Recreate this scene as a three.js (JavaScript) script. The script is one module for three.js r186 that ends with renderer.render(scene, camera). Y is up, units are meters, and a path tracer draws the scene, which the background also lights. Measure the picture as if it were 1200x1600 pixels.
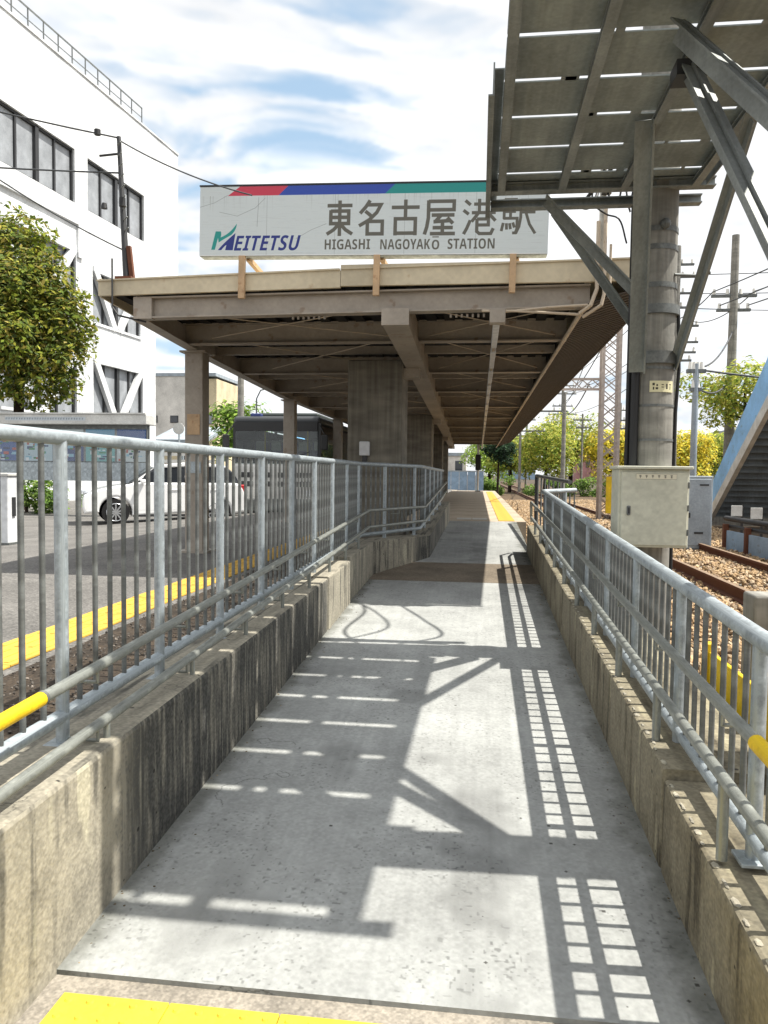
import * as THREE from 'three';
import { mergeGeometries } from 'three/addons/utils/BufferGeometryUtils.js';
import { RoundedBoxGeometry } from 'three/addons/geometries/RoundedBoxGeometry.js';

// ------------------------------------------------------------------ camera, sky, sun, exposure
const scene = new THREE.Scene();
const camera = new THREE.PerspectiveCamera(67.38, 3 / 4, 0.05, 2500);
camera.position.set(0, 1.5, 0);
camera.rotation.order = 'YXZ';
camera.rotation.set(-2.85 * Math.PI / 180, 7 * Math.PI / 180, 0.7 * Math.PI / 180);
scene.add(camera);
const renderer = new THREE.WebGLRenderer({ antialias: true });
renderer.setSize(768, 1024);
renderer.toneMapping = THREE.LinearToneMapping;
renderer.toneMappingExposure = 1.66;
renderer.shadowMap.enabled = true;

// seeded random numbers and noise
let seed = 20240901;
const rnd = () => { seed = (seed + 0x6d2b79f5) | 0; let t = Math.imul(seed ^ (seed >>> 15), 1 | seed); t = (t + Math.imul(t ^ (t >>> 7), 61 | t)) ^ t; return ((t ^ (t >>> 14)) >>> 0) / 4294967296; };
const rr = (a, b) => a + (b - a) * rnd();
const hash = (x, y, z) => { let h = Math.imul(x, 374761393) ^ Math.imul(y, 668265263) ^ Math.imul(z, 2147483647 ^ 0x5bd1e995); h = Math.imul(h ^ (h >>> 13), 1274126177); h ^= h >>> 16; return (h >>> 0) / 4294967296; };
const sm = (t) => t * t * (3 - 2 * t), lerp = (a, b, t) => a + (b - a) * t, clamp = (x, a = 0, b = 1) => Math.min(b, Math.max(a, x));
const sstep = (a, b, x) => sm(clamp((x - a) / (b - a)));
function n2(x, y, px, py, s = 0) {                       // tileable value noise
  const xi = Math.floor(x), yi = Math.floor(y), u = sm(x - xi), v = sm(y - yi);
  const m = (a, p) => ((a % p) + p) % p, x0 = m(xi, px), x1 = m(xi + 1, px), y0 = m(yi, py), y1 = m(yi + 1, py);
  return lerp(lerp(hash(x0, y0, s), hash(x1, y0, s), u), lerp(hash(x0, y1, s), hash(x1, y1, s), u), v);
}
function fbm2(u, v, fx, fy, oct, s = 0) { let a = 0.5, t = 0, w = 0; for (let i = 0; i < oct; i++) { t += a * n2(u * fx, v * fy, fx, fy, s + i * 7); w += a; a *= 0.55; fx *= 2; fy *= 2; } return t / w; }
function n3(x, y, z, s = 0) {
  const xi = Math.floor(x), yi = Math.floor(y), zi = Math.floor(z), u = sm(x - xi), v = sm(y - yi), w = sm(z - zi), h = (a, b, c) => hash(a + 1000 * s, b, c);
  return lerp(lerp(lerp(h(xi, yi, zi), h(xi + 1, yi, zi), u), lerp(h(xi, yi + 1, zi), h(xi + 1, yi + 1, zi), u), v),
    lerp(lerp(h(xi, yi, zi + 1), h(xi + 1, yi, zi + 1), u), lerp(h(xi, yi + 1, zi + 1), h(xi + 1, yi + 1, zi + 1), u), v), w);
}
const fbm3 = (x, y, z, oct, s = 0) => { let a = 0.5, t = 0, w = 0; for (let i = 0; i < oct; i++) { t += a * n3(x, y, z, s + i); w += a; a *= 0.52; x *= 2.07; y *= 2.03; z *= 2.05; } return t / w; };

// sky: high bright cloud with blue gaps, a computed equirectangular picture
{
  const W = 2048, H = 1024, data = new Float32Array(W * H * 4), sun = new THREE.Vector3(0.54, 1, -0.02).normalize();
  const gaps = [[-0.27, 0.378, -0.885, 0.13, 1.0], [-0.19, 0.385, -0.90, 0.10, 0.6], [-0.164, 0.462, -0.872, 0.10, 0.95], [-0.2, 0.43, -0.873, 0.09, 0.4], [-0.371, 0.18, -0.912, 0.2, 1.1], [-0.43, 0.5, -0.75, 0.14, 0.7], [0.31, 0.13, -0.94, 0.18, 0.9], [0.75, 0.5, 0.4, 0.4, 0.6], [-0.7, 0.5, 0.6, 0.4, 0.6], [0.2, 0.8, 0.6, 0.3, 0.5]]
    .map(([x, y, z, r, a]) => { const l = Math.hypot(x, y, z); return [x / l, y / l, z / l, r, a]; });
  for (let row = 0; row < H; row++) {
    const up = ((row + 0.5) / H - 0.5) * Math.PI, y = Math.sin(up), c = Math.cos(up);
    for (let col = 0; col < W; col++) {
      const az = ((col + 0.5) / W - 0.5) * 2 * Math.PI, x = Math.cos(az) * c, z = Math.sin(az) * c, o = (row * W + col) * 4;
      let r, g, b;
      if (y < -0.02) { r = 0.16; g = 0.16; b = 0.15; }
      else {
        const yy = Math.max(y, 0) + 0.12, px = x / yy, pz = z / yy;          // flat cloud layer
        const wx = fbm3(px * 0.8, 3.1, pz * 0.8, 3, 5) - 0.5, wz = fbm3(px * 0.8 + 9, 7.7, pz * 0.8, 3, 6) - 0.5;
        const qx = px + wx * 0.9, qz = pz + wz * 0.9, d = fbm3(qx * 1.1, 0.7, qz * 1.9, 6, 2), fine = fbm3(qx * 4.2 + wx * 2, 4.4, qz * 8.5, 5, 9), wisp = fbm3(qx * 9 + fine * 2, 8.4, qz * 21, 4, 14);
        let hole = 0; for (const q of gaps) { const a = Math.acos(clamp(x * q[0] + (y - q[1]) * 1.7 * 0 + y * q[1] + z * q[2], -1, 1)), e = (y - q[1]) * 1.6; hole += q[4] * Math.exp(-(a * a + e * e) / (q[3] * q[3])); }
        const low = sstep(0.34, 0.06, y);
        const tear = (fbm3(qx * 6 + wisp, 2.2, qz * 10 + fine, 5, 21) - 0.5) * 2.3;
        const cov = 0.04 + 0.96 * sstep(0.22, 0.78, d * 0.7 + 0.625 - 0.33 * hole + tear * (0.26 + 0.42 * Math.min(1, hole)) + (wisp - 0.5) * 0.5);
        const glow = Math.pow(Math.max(0, x * sun.x + y * sun.y + z * sun.z), 6);
        const t = Math.max(y, 0), br = lerp(0.42, 0.17, Math.pow(t, 0.55)), bg = lerp(0.58, 0.27, Math.pow(t, 0.55)), bb = lerp(0.72, 0.41, Math.pow(t, 0.55));
        const cl = 0.565 + 0.2 * sstep(0.32, 0.68, d * 0.5 + fine * 0.3 + (wisp + tear * 0.2) * 0.25) + 0.5 * glow;
        r = lerp(br, cl * 0.985, cov); g = lerp(bg, cl, cov); b = lerp(bb, cl * 1.02, cov);
        if (y < 0.0) { const k = (y + 0.02) / 0.02; r = lerp(0.16, r, k); g = lerp(0.16, g, k); b = lerp(0.15, b, k); }
      }
      data[o] = r; data[o + 1] = g; data[o + 2] = b; data[o + 3] = 1;
    }
  }
  const sky = new THREE.DataTexture(data, W, H, THREE.RGBAFormat, THREE.FloatType);
  sky.mapping = THREE.EquirectangularReflectionMapping; sky.magFilter = sky.minFilter = THREE.LinearFilter; sky.needsUpdate = true;
  scene.background = sky; scene.environment = sky;
}
const sunLight = new THREE.DirectionalLight(new THREE.Color(1, 0.945, 0.85), 5);
sunLight.position.set(0.54 * 40, 40, -0.02 * 40);
sunLight.target.position.set(0, 0, 0);
sunLight.castShadow = true; sunLight.shadow.mapSize.set(4096, 4096);
Object.assign(sunLight.shadow.camera, { left: -40, right: 40, top: 40, bottom: -40, near: 1, far: 140 });
scene.add(sunLight, sunLight.target);

// ------------------------------------------------------------------ textures and materials
function tex(W, H, fn, srgb = true, post) {
  const data = new Uint8Array(W * H * 4);
  for (let y = 0; y < H; y++) for (let x = 0; x < W; x++) { const c = fn((x + 0.5) / W, (y + 0.5) / H, x, y), o = (y * W + x) * 4; data[o] = clamp(c[0], 0, 255); data[o + 1] = clamp(c[1], 0, 255); data[o + 2] = clamp(c[2], 0, 255); data[o + 3] = 255; }
  if (post) post(data, W, H);
  const t = new THREE.DataTexture(data, W, H); t.wrapS = t.wrapT = THREE.RepeatWrapping; t.magFilter = THREE.LinearFilter; t.minFilter = THREE.LinearMipmapLinearFilter; t.generateMipmaps = true;
  if (srgb) t.colorSpace = THREE.SRGBColorSpace; t.needsUpdate = true; return t;
}
function canvasTex(w, h, draw) { const c = document.createElement('canvas'); c.width = w; c.height = h; draw(c.getContext('2d'), w, h); const t = new THREE.CanvasTexture(c); t.colorSpace = THREE.SRGBColorSpace; return t; }
const grey = (v, a = 1, b = 1) => [v, v * a, v * b];
function mat(o, ts = [1, 1]) { const m = new (o.clearcoat !== undefined || o.transmission !== undefined ? THREE.MeshPhysicalMaterial : THREE.MeshStandardMaterial)({ roughness: 0.8, ...o }); m.userData.ts = ts; return m; }
const crackWalk = (data, W, H, x, y, a, n, dark) => { for (let i = 0; i < n; i++) { a += rr(-0.6, 0.6); x += Math.cos(a) * 0.9; y += Math.sin(a) * 0.9; const o = ((((Math.round(y) % H) + H) % H) * W + (((Math.round(x) % W) + W) % W)) * 4; for (let c = 0; c < 3; c++) data[o + c] *= dark; } };

const grain = tex(512, 512, (u, v) => grey(255 * (0.5 * fbm2(u, v, 64, 64, 3, 3) + 0.5 * fbm2(u, v, 8, 8, 4, 11))), false);
const tRamp = tex(512, 2048, (u, v, x, y) => {
  const big = fbm2(u, v, 3, 10, 4, 21), mid = fbm2(u, v, 18, 70, 4, 31), fine = fbm2(u, v, 160, 640, 2, 41), br = fbm2(u, v, 90, 14, 3, 51);
  let k = 157 + (big - 0.5) * 46 + (mid - 0.5) * 22 + (fine - 0.5) * 24 + (br - 0.5) * 12;
  const stain = sstep(0.60, 0.76, fbm2(u, v, 5, 18, 4, 61)); k -= stain * 26 * fine * 1.5;
  const pit = sstep(0.80, 0.9, fbm2(u, v, 190, 760, 1, 71)) * sstep(0.42, 0.66, fbm2(u, v, 7, 26, 3, 81)); k -= pit * 34;
  const e = Math.min(Math.abs(u - 0.3275), Math.abs(u - 0.4225)), dirt = (u > 0.3275 && u < 0.4225 ? 1 : sstep(0.05, 0.0, e + (mid - 0.5) * 0.05)) * 0.26; k *= 1 - dirt; return [k * 0.985, k * 1.0, k * 0.998 - dirt * 14];
}, true, (d, W, H) => {
  for (let i = 0; i < 6; i++) crackWalk(d, W, H, rr(0, W), rr(0, H), rr(0, 6.3), rr(60, 220), 0.74);
  for (let i = 0; i < 60; i++) { const cx = rr(0, W), cy = rr(0, H), r = rr(0.7, 1.7); for (let a = -3; a <= 3; a++) for (let b = -3; b <= 3; b++) if (a * a + b * b < r * r) { const o = ((((cy + b | 0) + H) % H) * W + (((cx + a | 0) + W) % W)) * 4; d[o] *= 0.45; d[o + 1] *= 0.44; d[o + 2] *= 0.43; } }
});
const wallTex = (base, algae, s, dark, shadeStainZone) => tex(2048, 384, (u, v) => {
  const streak = fbm2(u, v, 150, 2, 4, s), streak2 = fbm2(u, v, 40, 3, 4, s + 50), blot = fbm2(u, v, 30, 6, 5, s + 90), fine = fbm2(u, v, 700, 130, 2, s + 130);
  const run = sstep(0.58 - 0.14 * v, 0.72, streak) * sstep(0.35, 0.62, streak2 + 0.2 * v);
  const zd = shadeStainZone ? sstep(2.25, 2.55, 7 * (1 - u) + (fine - 0.5) * 0.3) * (1 - sstep(5.75, 5.95, 7 * (1 - u))) : 0, vs = fbm2(u, v, 420, 5, 3, s + 210);  // left wall only: overhead platform's shade painted in dark, broken by stain streaks
  const lime = sstep(0.70, 0.80, fbm2(u, v, 90, 2, 3, s + 170)) * 0.7;
  const k = 1 + (blot - 0.5) * 0.55 + (fine - 0.5) * 0.28 + (streak2 - 0.5) * 0.4, zn = shadeStainZone ? 0.5 : 1, al = clamp(zn * dark * (0.3 + 1.1 * sstep(0.4, 0.65, blot * 0.5 + streak2 * 0.5)) * (0.75 + 0.35 * run) + run * 0.35);
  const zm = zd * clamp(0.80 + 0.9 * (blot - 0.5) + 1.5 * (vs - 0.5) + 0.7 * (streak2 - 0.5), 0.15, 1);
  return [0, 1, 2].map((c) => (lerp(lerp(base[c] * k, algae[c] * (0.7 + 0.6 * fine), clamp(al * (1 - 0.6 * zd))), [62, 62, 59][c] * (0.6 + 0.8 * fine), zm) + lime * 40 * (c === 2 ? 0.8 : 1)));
}, true, (d, W, H) => {
  for (let i = 0; i < 70; i++) { const cx = rr(0, W), cy = rr(30, H - 30), r = rr(1, 2.6); for (let a = -3; a <= 3; a++) for (let b = -3; b <= 3; b++) if (a * a + b * b < r * r) { const o = ((cy + b | 0) * W + (((cx + a | 0) + W) % W)) * 4; d[o] *= 0.4; d[o + 1] *= 0.4; d[o + 2] *= 0.4; } }
  for (let i = 0; i < 10; i++) crackWalk(d, W, H, rr(0, W), rr(0, H), rr(1.2, 1.9), rr(40, 150), 0.75);
  for (let x = 90; x < W; x += 527) for (let y = 0; y < H; y++) for (let a = 0; a < 2; a++) { const o = (y * W + x + a) * 4; for (let c = 0; c < 3; c++) d[o + c] *= 0.62; }
});
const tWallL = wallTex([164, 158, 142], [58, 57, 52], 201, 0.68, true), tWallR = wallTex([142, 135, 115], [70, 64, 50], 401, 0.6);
const tPaint = tex(512, 512, (u, v) => { const a = fbm2(u, v, 5, 5, 5, 501), b = fbm2(u, v, 60, 60, 3, 511), r = 0.55 * sstep(0.66, 0.80, fbm2(u, v, 14, 14, 5, 521)); const k = 225 + (a - 0.5) * 60 + (b - 0.5) * 22; return [lerp(k, 150, r * 0.6), lerp(k, 112, r * 0.6), lerp(k, 84, r * 0.6)]; });
const tGalv = tex(512, 512, (u, v) => { const a = fbm2(u, v, 10, 10, 4, 541), b = n2(u * 46, v * 46, 46, 46, 551), c = fbm2(u, v, 120, 120, 2, 561), k = 196 + (a - 0.5) * 70 + (b - 0.5) * 26 + (c - 0.5) * 24; return [k * 0.97, k, k * 1.015]; });
const tGalvR = tex(256, 256, (u, v) => grey(255 * (0.42 + 0.35 * fbm2(u, v, 14, 14, 4, 571))), false);
const tPlain = tex(512, 512, (u, v) => grey(218 + (fbm2(u, v, 4, 4, 5, 581) - 0.5) * 60 + (fbm2(u, v, 70, 70, 3, 591) - 0.5) * 34));
const tAsph = tex(1024, 1024, (u, v) => { const k = 96 + (fbm2(u, v, 6, 6, 5, 601) - 0.5) * 36 + (fbm2(u, v, 256, 256, 2, 611) - 0.5) * 62; return [k * 1.02, k, k * 0.97]; });
const tFoot = tex(512, 512, (u, v) => { const k = 132 + (fbm2(u, v, 6, 6, 5, 621) - 0.5) * 46 + (fbm2(u, v, 128, 128, 2, 631) - 0.5) * 50; return [k, k * 0.955, k * 0.88]; });
const tDirt = tex(512, 512, (u, v) => { const k = 84 + (fbm2(u, v, 7, 7, 5, 641) - 0.5) * 70 + (fbm2(u, v, 110, 110, 2, 651) - 0.5) * 60; return [k * 1.06, k * 0.96, k * 0.84]; });
const tPole = tex(512, 1024, (u, v) => { const a = fbm2(u, v, 6, 30, 5, 661), b = fbm2(u, v, 60, 4, 3, 671), k = 160 + (a - 0.5) * 66 + (b - 0.5) * 50; return [k, k * 0.985, k * 0.95]; });
const tSteel = tex(512, 512, (u, v) => { const a = fbm2(u, v, 5, 5, 5, 681), b = fbm2(u, v, 90, 90, 2, 691), s = fbm2(u, v, 60, 3, 3, 695), k = 206 + (a - 0.5) * 70 + (b - 0.5) * 28 + (s - 0.5) * 30; return [k, k * 0.985, k * 0.95]; });
const rep = (t, x, y) => { const c = t.clone(); c.repeat.set(x, y); c.needsUpdate = true; return c; }, grainRamp = rep(grain, 3, 12), grainWall = rep(grain, 8, 1.25);

const M = {
  ramp: mat({ map: tRamp, bumpMap: grainRamp, bumpScale: 0.0025, roughness: 0.88, color: 0xf2f2f0 }, [2, 8]),
  landing: mat({ map: tFoot, color: 0xd8cfc4, roughness: 0.92 }, [1.3, 1.3]),
  foot: mat({ map: tFoot, bumpMap: grain, bumpScale: 0.004, roughness: 0.95 }, [1, 1]),
  platform: mat({ map: tPlain, color: 0xc9b9a3, roughness: 0.9 }, [1.7, 1.7]),
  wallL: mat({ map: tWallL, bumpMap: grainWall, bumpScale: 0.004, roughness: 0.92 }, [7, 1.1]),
  wallR: mat({ map: tWallR, bumpMap: grainWall, bumpScale: 0.004, roughness: 0.92 }, [7, 1.1]),
  galv: mat({ map: tGalv, roughnessMap: tGalvR, color: 0xd8dde0, metalness: 0.55, roughness: 1 }, [0.6, 0.6]),
  galvDark: mat({ map: tGalv, roughnessMap: tGalvR, color: 0x8f8f8c, metalness: 0.4, roughness: 1 }, [0.6, 0.6]),
  rail: mat({ map: tGalv, color: 0xb4b3aa, metalness: 0.35, roughness: 0.42 }, [0.7, 0.7]),
  yellow: mat({ map: tPlain, color: 0xf5cf10, roughness: 0.55 }, [0.6, 0.6]),
  tactile: mat({ map: tPlain, color: 0xe6cb3c, roughness: 0.75, bumpMap: grain, bumpScale: 0.002 }, [1.1, 1.1]),
  tactileOld: mat({ map: tPlain, color: 0xdfb248, roughness: 0.85 }, [0.9, 0.9]),
  asphalt: mat({ map: tAsph, bumpMap: grain, bumpScale: 0.006, roughness: 0.95 }, [3, 3]),
  ground: mat({ map: tDirt, color: 0xbfb6a2, roughness: 1 }, [5, 5]),
  dirt: mat({ map: tDirt, color: 0x9a9186, bumpMap: grain, bumpScale: 0.02, roughness: 1 }, [1.2, 1.2]),
  bed: mat({ map: tDirt, color: 0xe0c8a4, roughness: 1 }, [1.2, 1.2]),
  white: mat({ map: tPlain, color: 0xf1f4f7, roughness: 0.7 }, [4, 4]),
  whitePaint: mat({ color: 0xe6e6e2, roughness: 0.4, map: tPlain }, [2, 2]),
  canopy: mat({ map: tPaint, color: 0xaea497, roughness: 0.55, metalness: 0.05 }, [1.6, 1.6]),
  fascia: mat({ map: tPaint, color: 0xdccfb2, roughness: 0.6 }, [2.3, 2.3]),
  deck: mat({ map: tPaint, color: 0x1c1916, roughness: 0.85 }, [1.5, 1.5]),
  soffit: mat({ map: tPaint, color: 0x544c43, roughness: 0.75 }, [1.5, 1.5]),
  tan: mat({ map: tPaint, color: 0xd6b48c, roughness: 0.6 }, [0.8, 0.8]),
  pillar: mat({ map: tPole, color: 0xb9b6ad, bumpMap: grain, bumpScale: 0.004, roughness: 0.95 }, [2, 3]),
  pole: mat({ map: tPole, color: 0xc4c5c3, bumpMap: grain, bumpScale: 0.003, roughness: 0.9 }, [1, 2]),
  pipeTan: mat({ map: tPaint, color: 0xd8c8b2, roughness: 0.6 }, [0.8, 0.8]),
  steel: mat({ map: tSteel, color: 0xa2abb0, roughness: 0.6, metalness: 0.25 }, [1, 1]),
  plank: mat({ map: tSteel, color: 0xa3aeb2, roughness: 0.75, metalness: 0.1 }, [1.4, 1.4]),
  cabinet: mat({ map: tPlain, color: 0xd9dac8, roughness: 0.55 }, [1.6, 1.6]),
  cabinetBlue: mat({ map: tPlain, color: 0xa9b4bd, roughness: 0.6 }, [1.6, 1.6]),
  black: mat({ color: 0x17181a, roughness: 0.55 }),
  rubber: mat({ color: 0x0e0e0f, roughness: 0.85 }),
  glass: mat({ color: 0x2a2e33, roughness: 0.12, metalness: 0.0, clearcoat: 0.6 }),
  blind: mat({ map: tPlain, color: 0xa6abb1, roughness: 0.4 }, [1.5, 1.5]),
  frame: mat({ color: 0x2b2c2e, roughness: 0.5 }),
  rust: mat({ map: tPaint, color: 0x6b3f2a, roughness: 0.85 }, [0.5, 0.5]),
  railTop: mat({ map: tSteel, color: 0xc2a890, roughness: 0.5, metalness: 0.4 }, [0.5, 0.5]),
  blue: mat({ map: tPaint, color: 0x86c2f6, roughness: 0.55 }, [2.2, 2.2]),
  stairUnder: mat({ map: tSteel, color: 0x7c8995, roughness: 0.7 }, [1.5, 1.5]),
  paleTrim: mat({ map: tPaint, color: 0xd6d5cf, roughness: 0.7 }, [1, 1]),
  paleBlue: mat({ map: tPaint, color: 0x9fb9d2, roughness: 0.7 }, [1.2, 1.2]),
  lattice: mat({ map: tPaint, color: 0xbfb3ab, roughness: 0.7 }, [0.6, 0.6]),
  bark: mat({ map: tDirt, color: 0x8d7b69, roughness: 1 }, [0.6, 0.6]),
  red: mat({ color: 0xb3101a, roughness: 0.3, clearcoat: 0.5 }),
  carWhite: mat({ color: 0xe9eaea, roughness: 0.25, clearcoat: 0.8 }),
  chrome: mat({ color: 0xc9ccd0, roughness: 0.25, metalness: 0.9 }),
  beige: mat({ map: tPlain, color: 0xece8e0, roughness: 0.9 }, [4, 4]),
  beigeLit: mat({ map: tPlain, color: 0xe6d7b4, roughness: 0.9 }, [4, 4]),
  leaf: mat({ vertexColors: true, roughness: 1, specularIntensity: 0.3, side: THREE.DoubleSide, transmission: 0.45, thickness: 0 }),
  insul: mat({ color: 0xd9d8d2, roughness: 0.3 }),
  grout: mat({ map: tDirt, color: 0x6e675b, roughness: 1 }, [0.5, 0.5]),
};

// ------------------------------------------------------------------ geometry helpers
const V = (x, y, z) => new THREE.Vector3(x, y, z);
const used = {};
function numbered(n) { used[n] = (used[n] ?? -1) + 1; return used[n] ? n + '_' + String(used[n]).padStart(3, '0') : n; }
function boxUV(g, ts) {
  const p = g.attributes.position, n = g.attributes.normal, uv = new Float32Array(p.count * 2);
  for (let i = 0; i < p.count; i++) {
    const ax = Math.abs(n.getX(i)), ay = Math.abs(n.getY(i)), az = Math.abs(n.getZ(i)); let u, v;
    if (ay >= ax && ay >= az) { u = p.getX(i); v = p.getZ(i); } else if (ax >= az) { u = p.getZ(i); v = p.getY(i); } else { u = p.getX(i); v = p.getY(i); }
    uv[2 * i] = u / ts[0]; uv[2 * i + 1] = v / ts[1];
  }
  g.setAttribute('uv', new THREE.BufferAttribute(uv, 2));
}
function flat(g) { const f = g.index ? g.toNonIndexed() : g; for (const k of Object.keys(f.attributes)) if (!['position', 'normal', 'uv', 'color'].includes(k)) f.deleteAttribute(k); return f; }
function build(geos, m, keepUV) {
  const list = [].concat(geos).map(flat); const g = list.length > 1 ? mergeGeometries(list) : list[0];
  if (!keepUV) boxUV(g, m.userData.ts); return g;
}
function part(name, geos, m, parent = scene, keepUV = false) {
  const g = geos.isBufferGeometry && geos.userData.done ? geos : build(geos, m, keepUV);
  const o = new THREE.Mesh(g, m); o.name = parent === scene ? numbered(name) : name; o.castShadow = o.receiveShadow = true; parent.add(o); return o;
}
const shared = (geos, m) => { const g = build(geos, m); g.userData.done = true; return g; };
function thing(name, label, category, pos = [0, 0, 0], turn = 0, group) {
  const o = new THREE.Group(); o.name = numbered(name); o.position.set(...pos); o.rotation.y = turn; scene.add(o);
  o.userData = { label, category }; if (group) o.userData.group = group; return o;
}
function tag(o, label, category, group) { o.userData.label = label; o.userData.category = category; if (group) o.userData.group = group; return o; }
function struct(name, geos, m) { const o = part(name, geos, m); o.userData.kind = 'structure'; return o; }
const bx = (x0, x1, y0, y1, z0, z1) => new THREE.BoxGeometry(Math.abs(x1 - x0), Math.abs(y1 - y0), Math.abs(z1 - z0)).translate((x0 + x1) / 2, (y0 + y1) / 2, (z0 + z1) / 2);
const rbx = (x0, x1, y0, y1, z0, z1, r = 0.01) => new RoundedBoxGeometry(Math.abs(x1 - x0), Math.abs(y1 - y0), Math.abs(z1 - z0), 2, r).translate((x0 + x1) / 2, (y0 + y1) / 2, (z0 + z1) / 2);
function orient(g, p, q) {                                 // g built along +z, centred
  p = V(...p); q = V(...q); const d = q.clone().sub(p).normalize(), up = Math.abs(d.y) > 0.98 ? V(1, 0, 0) : V(0, 1, 0), x = up.clone().cross(d).normalize(), y = d.clone().cross(x);
  return g.applyMatrix4(new THREE.Matrix4().makeBasis(x, y, d).setPosition(p.add(q).multiplyScalar(0.5)));
}
const len = (p, q) => V(...p).distanceTo(V(...q));
const bar = (p, q, w, h) => orient(new THREE.BoxGeometry(w, h, len(p, q)), p, q);
const tube = (p, q, r, s = 10, r2 = r) => orient(new THREE.CylinderGeometry(r2, r, len(p, q), s).rotateX(Math.PI / 2), p, q);
const ball = (p, r, s = 8) => new THREE.SphereGeometry(r, s, s * 0.75 | 0).translate(...p);
const pipe = (pts, r, s = 10) => { const g = []; for (let i = 0; i < pts.length - 1; i++) { g.push(tube(pts[i], pts[i + 1], r, s)); if (i) g.push(ball(pts[i], r, s)); } return g; };
function hexa(v) {                                         // eight corners: bottom ring then top ring (seen from above counter-clockwise)
  const f = [[0, 3, 2, 1], [4, 5, 6, 7], [0, 1, 5, 4], [1, 2, 6, 5], [2, 3, 7, 6], [3, 0, 4, 7]], p = [];
  for (const q of f) for (const i of [0, 1, 2, 0, 2, 3]) p.push(...v[q[i]]);
  const g = new THREE.BufferGeometry(); g.setAttribute('position', new THREE.Float32BufferAttribute(p, 3)); g.setAttribute('uv', new THREE.Float32BufferAttribute(new Float32Array(p.length / 3 * 2), 2)); g.computeVertexNormals(); return g;
}
// a wall or slab between two plan points a, b ([x, z]) with bottom and top heights at each end and the other side offset by o ([dx, dz] at a and at b)
const slab = (a, b, oa, ob, ya, yb) => hexa([[a[0], ya[0], a[1]], [a[0] + oa[0], ya[0], a[1] + oa[1]], [b[0] + ob[0], yb[0], b[1] + ob[1]], [b[0], yb[0], b[1]], [a[0], ya[1], a[1]], [a[0] + oa[0], ya[1], a[1] + oa[1]], [b[0] + ob[0], yb[1], b[1] + ob[1]], [b[0], yb[1], b[1]]]);
function prismDY(pts, x0, x1, bevel = 0) {                 // outline in (distance, height), extruded along x
  const g = new THREE.ExtrudeGeometry(new THREE.Shape(pts.map((p) => new THREE.Vector2(...p))), { depth: x1 - x0 - 2 * bevel, bevelEnabled: bevel > 0, bevelSize: bevel, bevelThickness: bevel, bevelOffset: -bevel, bevelSegments: 2 });
  return g.applyMatrix4(new THREE.Matrix4().makeBasis(V(0, 0, -1), V(0, 1, 0), V(1, 0, 0)).setPosition(x0 + bevel, 0, 0));
}
function wire(p, q, sag, r = 0.012, n = 14) {
  const pts = []; for (let i = 0; i <= n; i++) { const t = i / n; pts.push(V(lerp(p[0], q[0], t), lerp(p[1], q[1], t) - sag * 4 * t * (1 - t), lerp(p[2], q[2], t))); }
  return new THREE.TubeGeometry(new THREE.CatmullRomCurve3(pts), n, r, 5);
}

// ------------------------------------------------------------------ the setting: ground, yard, ramp, platform, track bed
const RS = 0.045, rampY = (d) => RS * d;
struct('ground', (() => { const g = new THREE.PlaneGeometry(3000, 3000).rotateX(-Math.PI / 2); g.translate(0, -0.06, -600); return g; })(), M.ground);
struct('yard', [slab([-1.4, 8], [-1.4, -70], [-3.1, 0], [-3.1, 0], [-0.05, 0.5], [-0.05, 0.5]), hexa([[-4.5, -0.05, 8], [-9, -0.05, 8], [-9, -0.05, -70], [-4.5, -0.05, -70], [-4.5, 0.5, 8], [-9, 0.2, 8], [-9, 0.2, -70], [-4.5, 0.5, -70]].map((p, i) => p)), slab([-9, 8], [-9, -120], [-51, 0], [-51, 0], [-0.05, 0.2], [-0.05, 0.2])], M.asphalt);
struct('pavement', slab([1.6, 6], [1.6, -2.0], [-3.1, 0], [-3.1, 0], [-0.05, 0.074], [-0.05, 0.08]), M.foot);
{
  const g = slab([0.7, -1.97], [0.7, -14.3], [-1.9, 0], [-1.9, 0], [-0.05, rampY(1.97) + 0.006], [-0.05, rampY(14.3)]);
  struct('ramp', g, M.ramp);
  struct('ramp_landing', slab([0.72, -8.1], [0.72, -9.35], [-1.9, 0], [-1.9, 0], [rampY(8.1) - 0.02, rampY(8.1) + 0.005], [rampY(9.35) - 0.02, rampY(9.35) + 0.005]), M.landing);
}
struct('platform', slab([0.88, -14.3], [0.88, -42], [-2.3, 0], [-2.3, 0], [-0.05, 0.645], [-0.05, 0.645]), M.platform);
struct('track_bed', slab([9, 6], [9, -160], [-7.95, 0], [-7.95, 0], [-0.05, 0.04], [-0.05, 0.04]), M.bed);
struct('verge', slab([-1.46, 4], [-1.46, -9], [-0.72, 0], [-0.72, 0], [0.4, 0.535], [0.4, 0.535]), M.dirt);
{ // road markings across the yard road
  const g = []; for (const [x0, x1, z, w] of [[-30, -5.4, -14.6, 0.14], [-30, -9.2, -13.2, 0.12]]) g.push(slab([x1, z], [x1, z - w], [x0 - x1, 0], [x0 - x1, 0], [0.19, x1 > -9 ? 0.45 : 0.206], [0.19, x1 > -9 ? 0.45 : 0.206]));
  struct('road_marking', g.slice(1), M.whitePaint);
}
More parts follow.
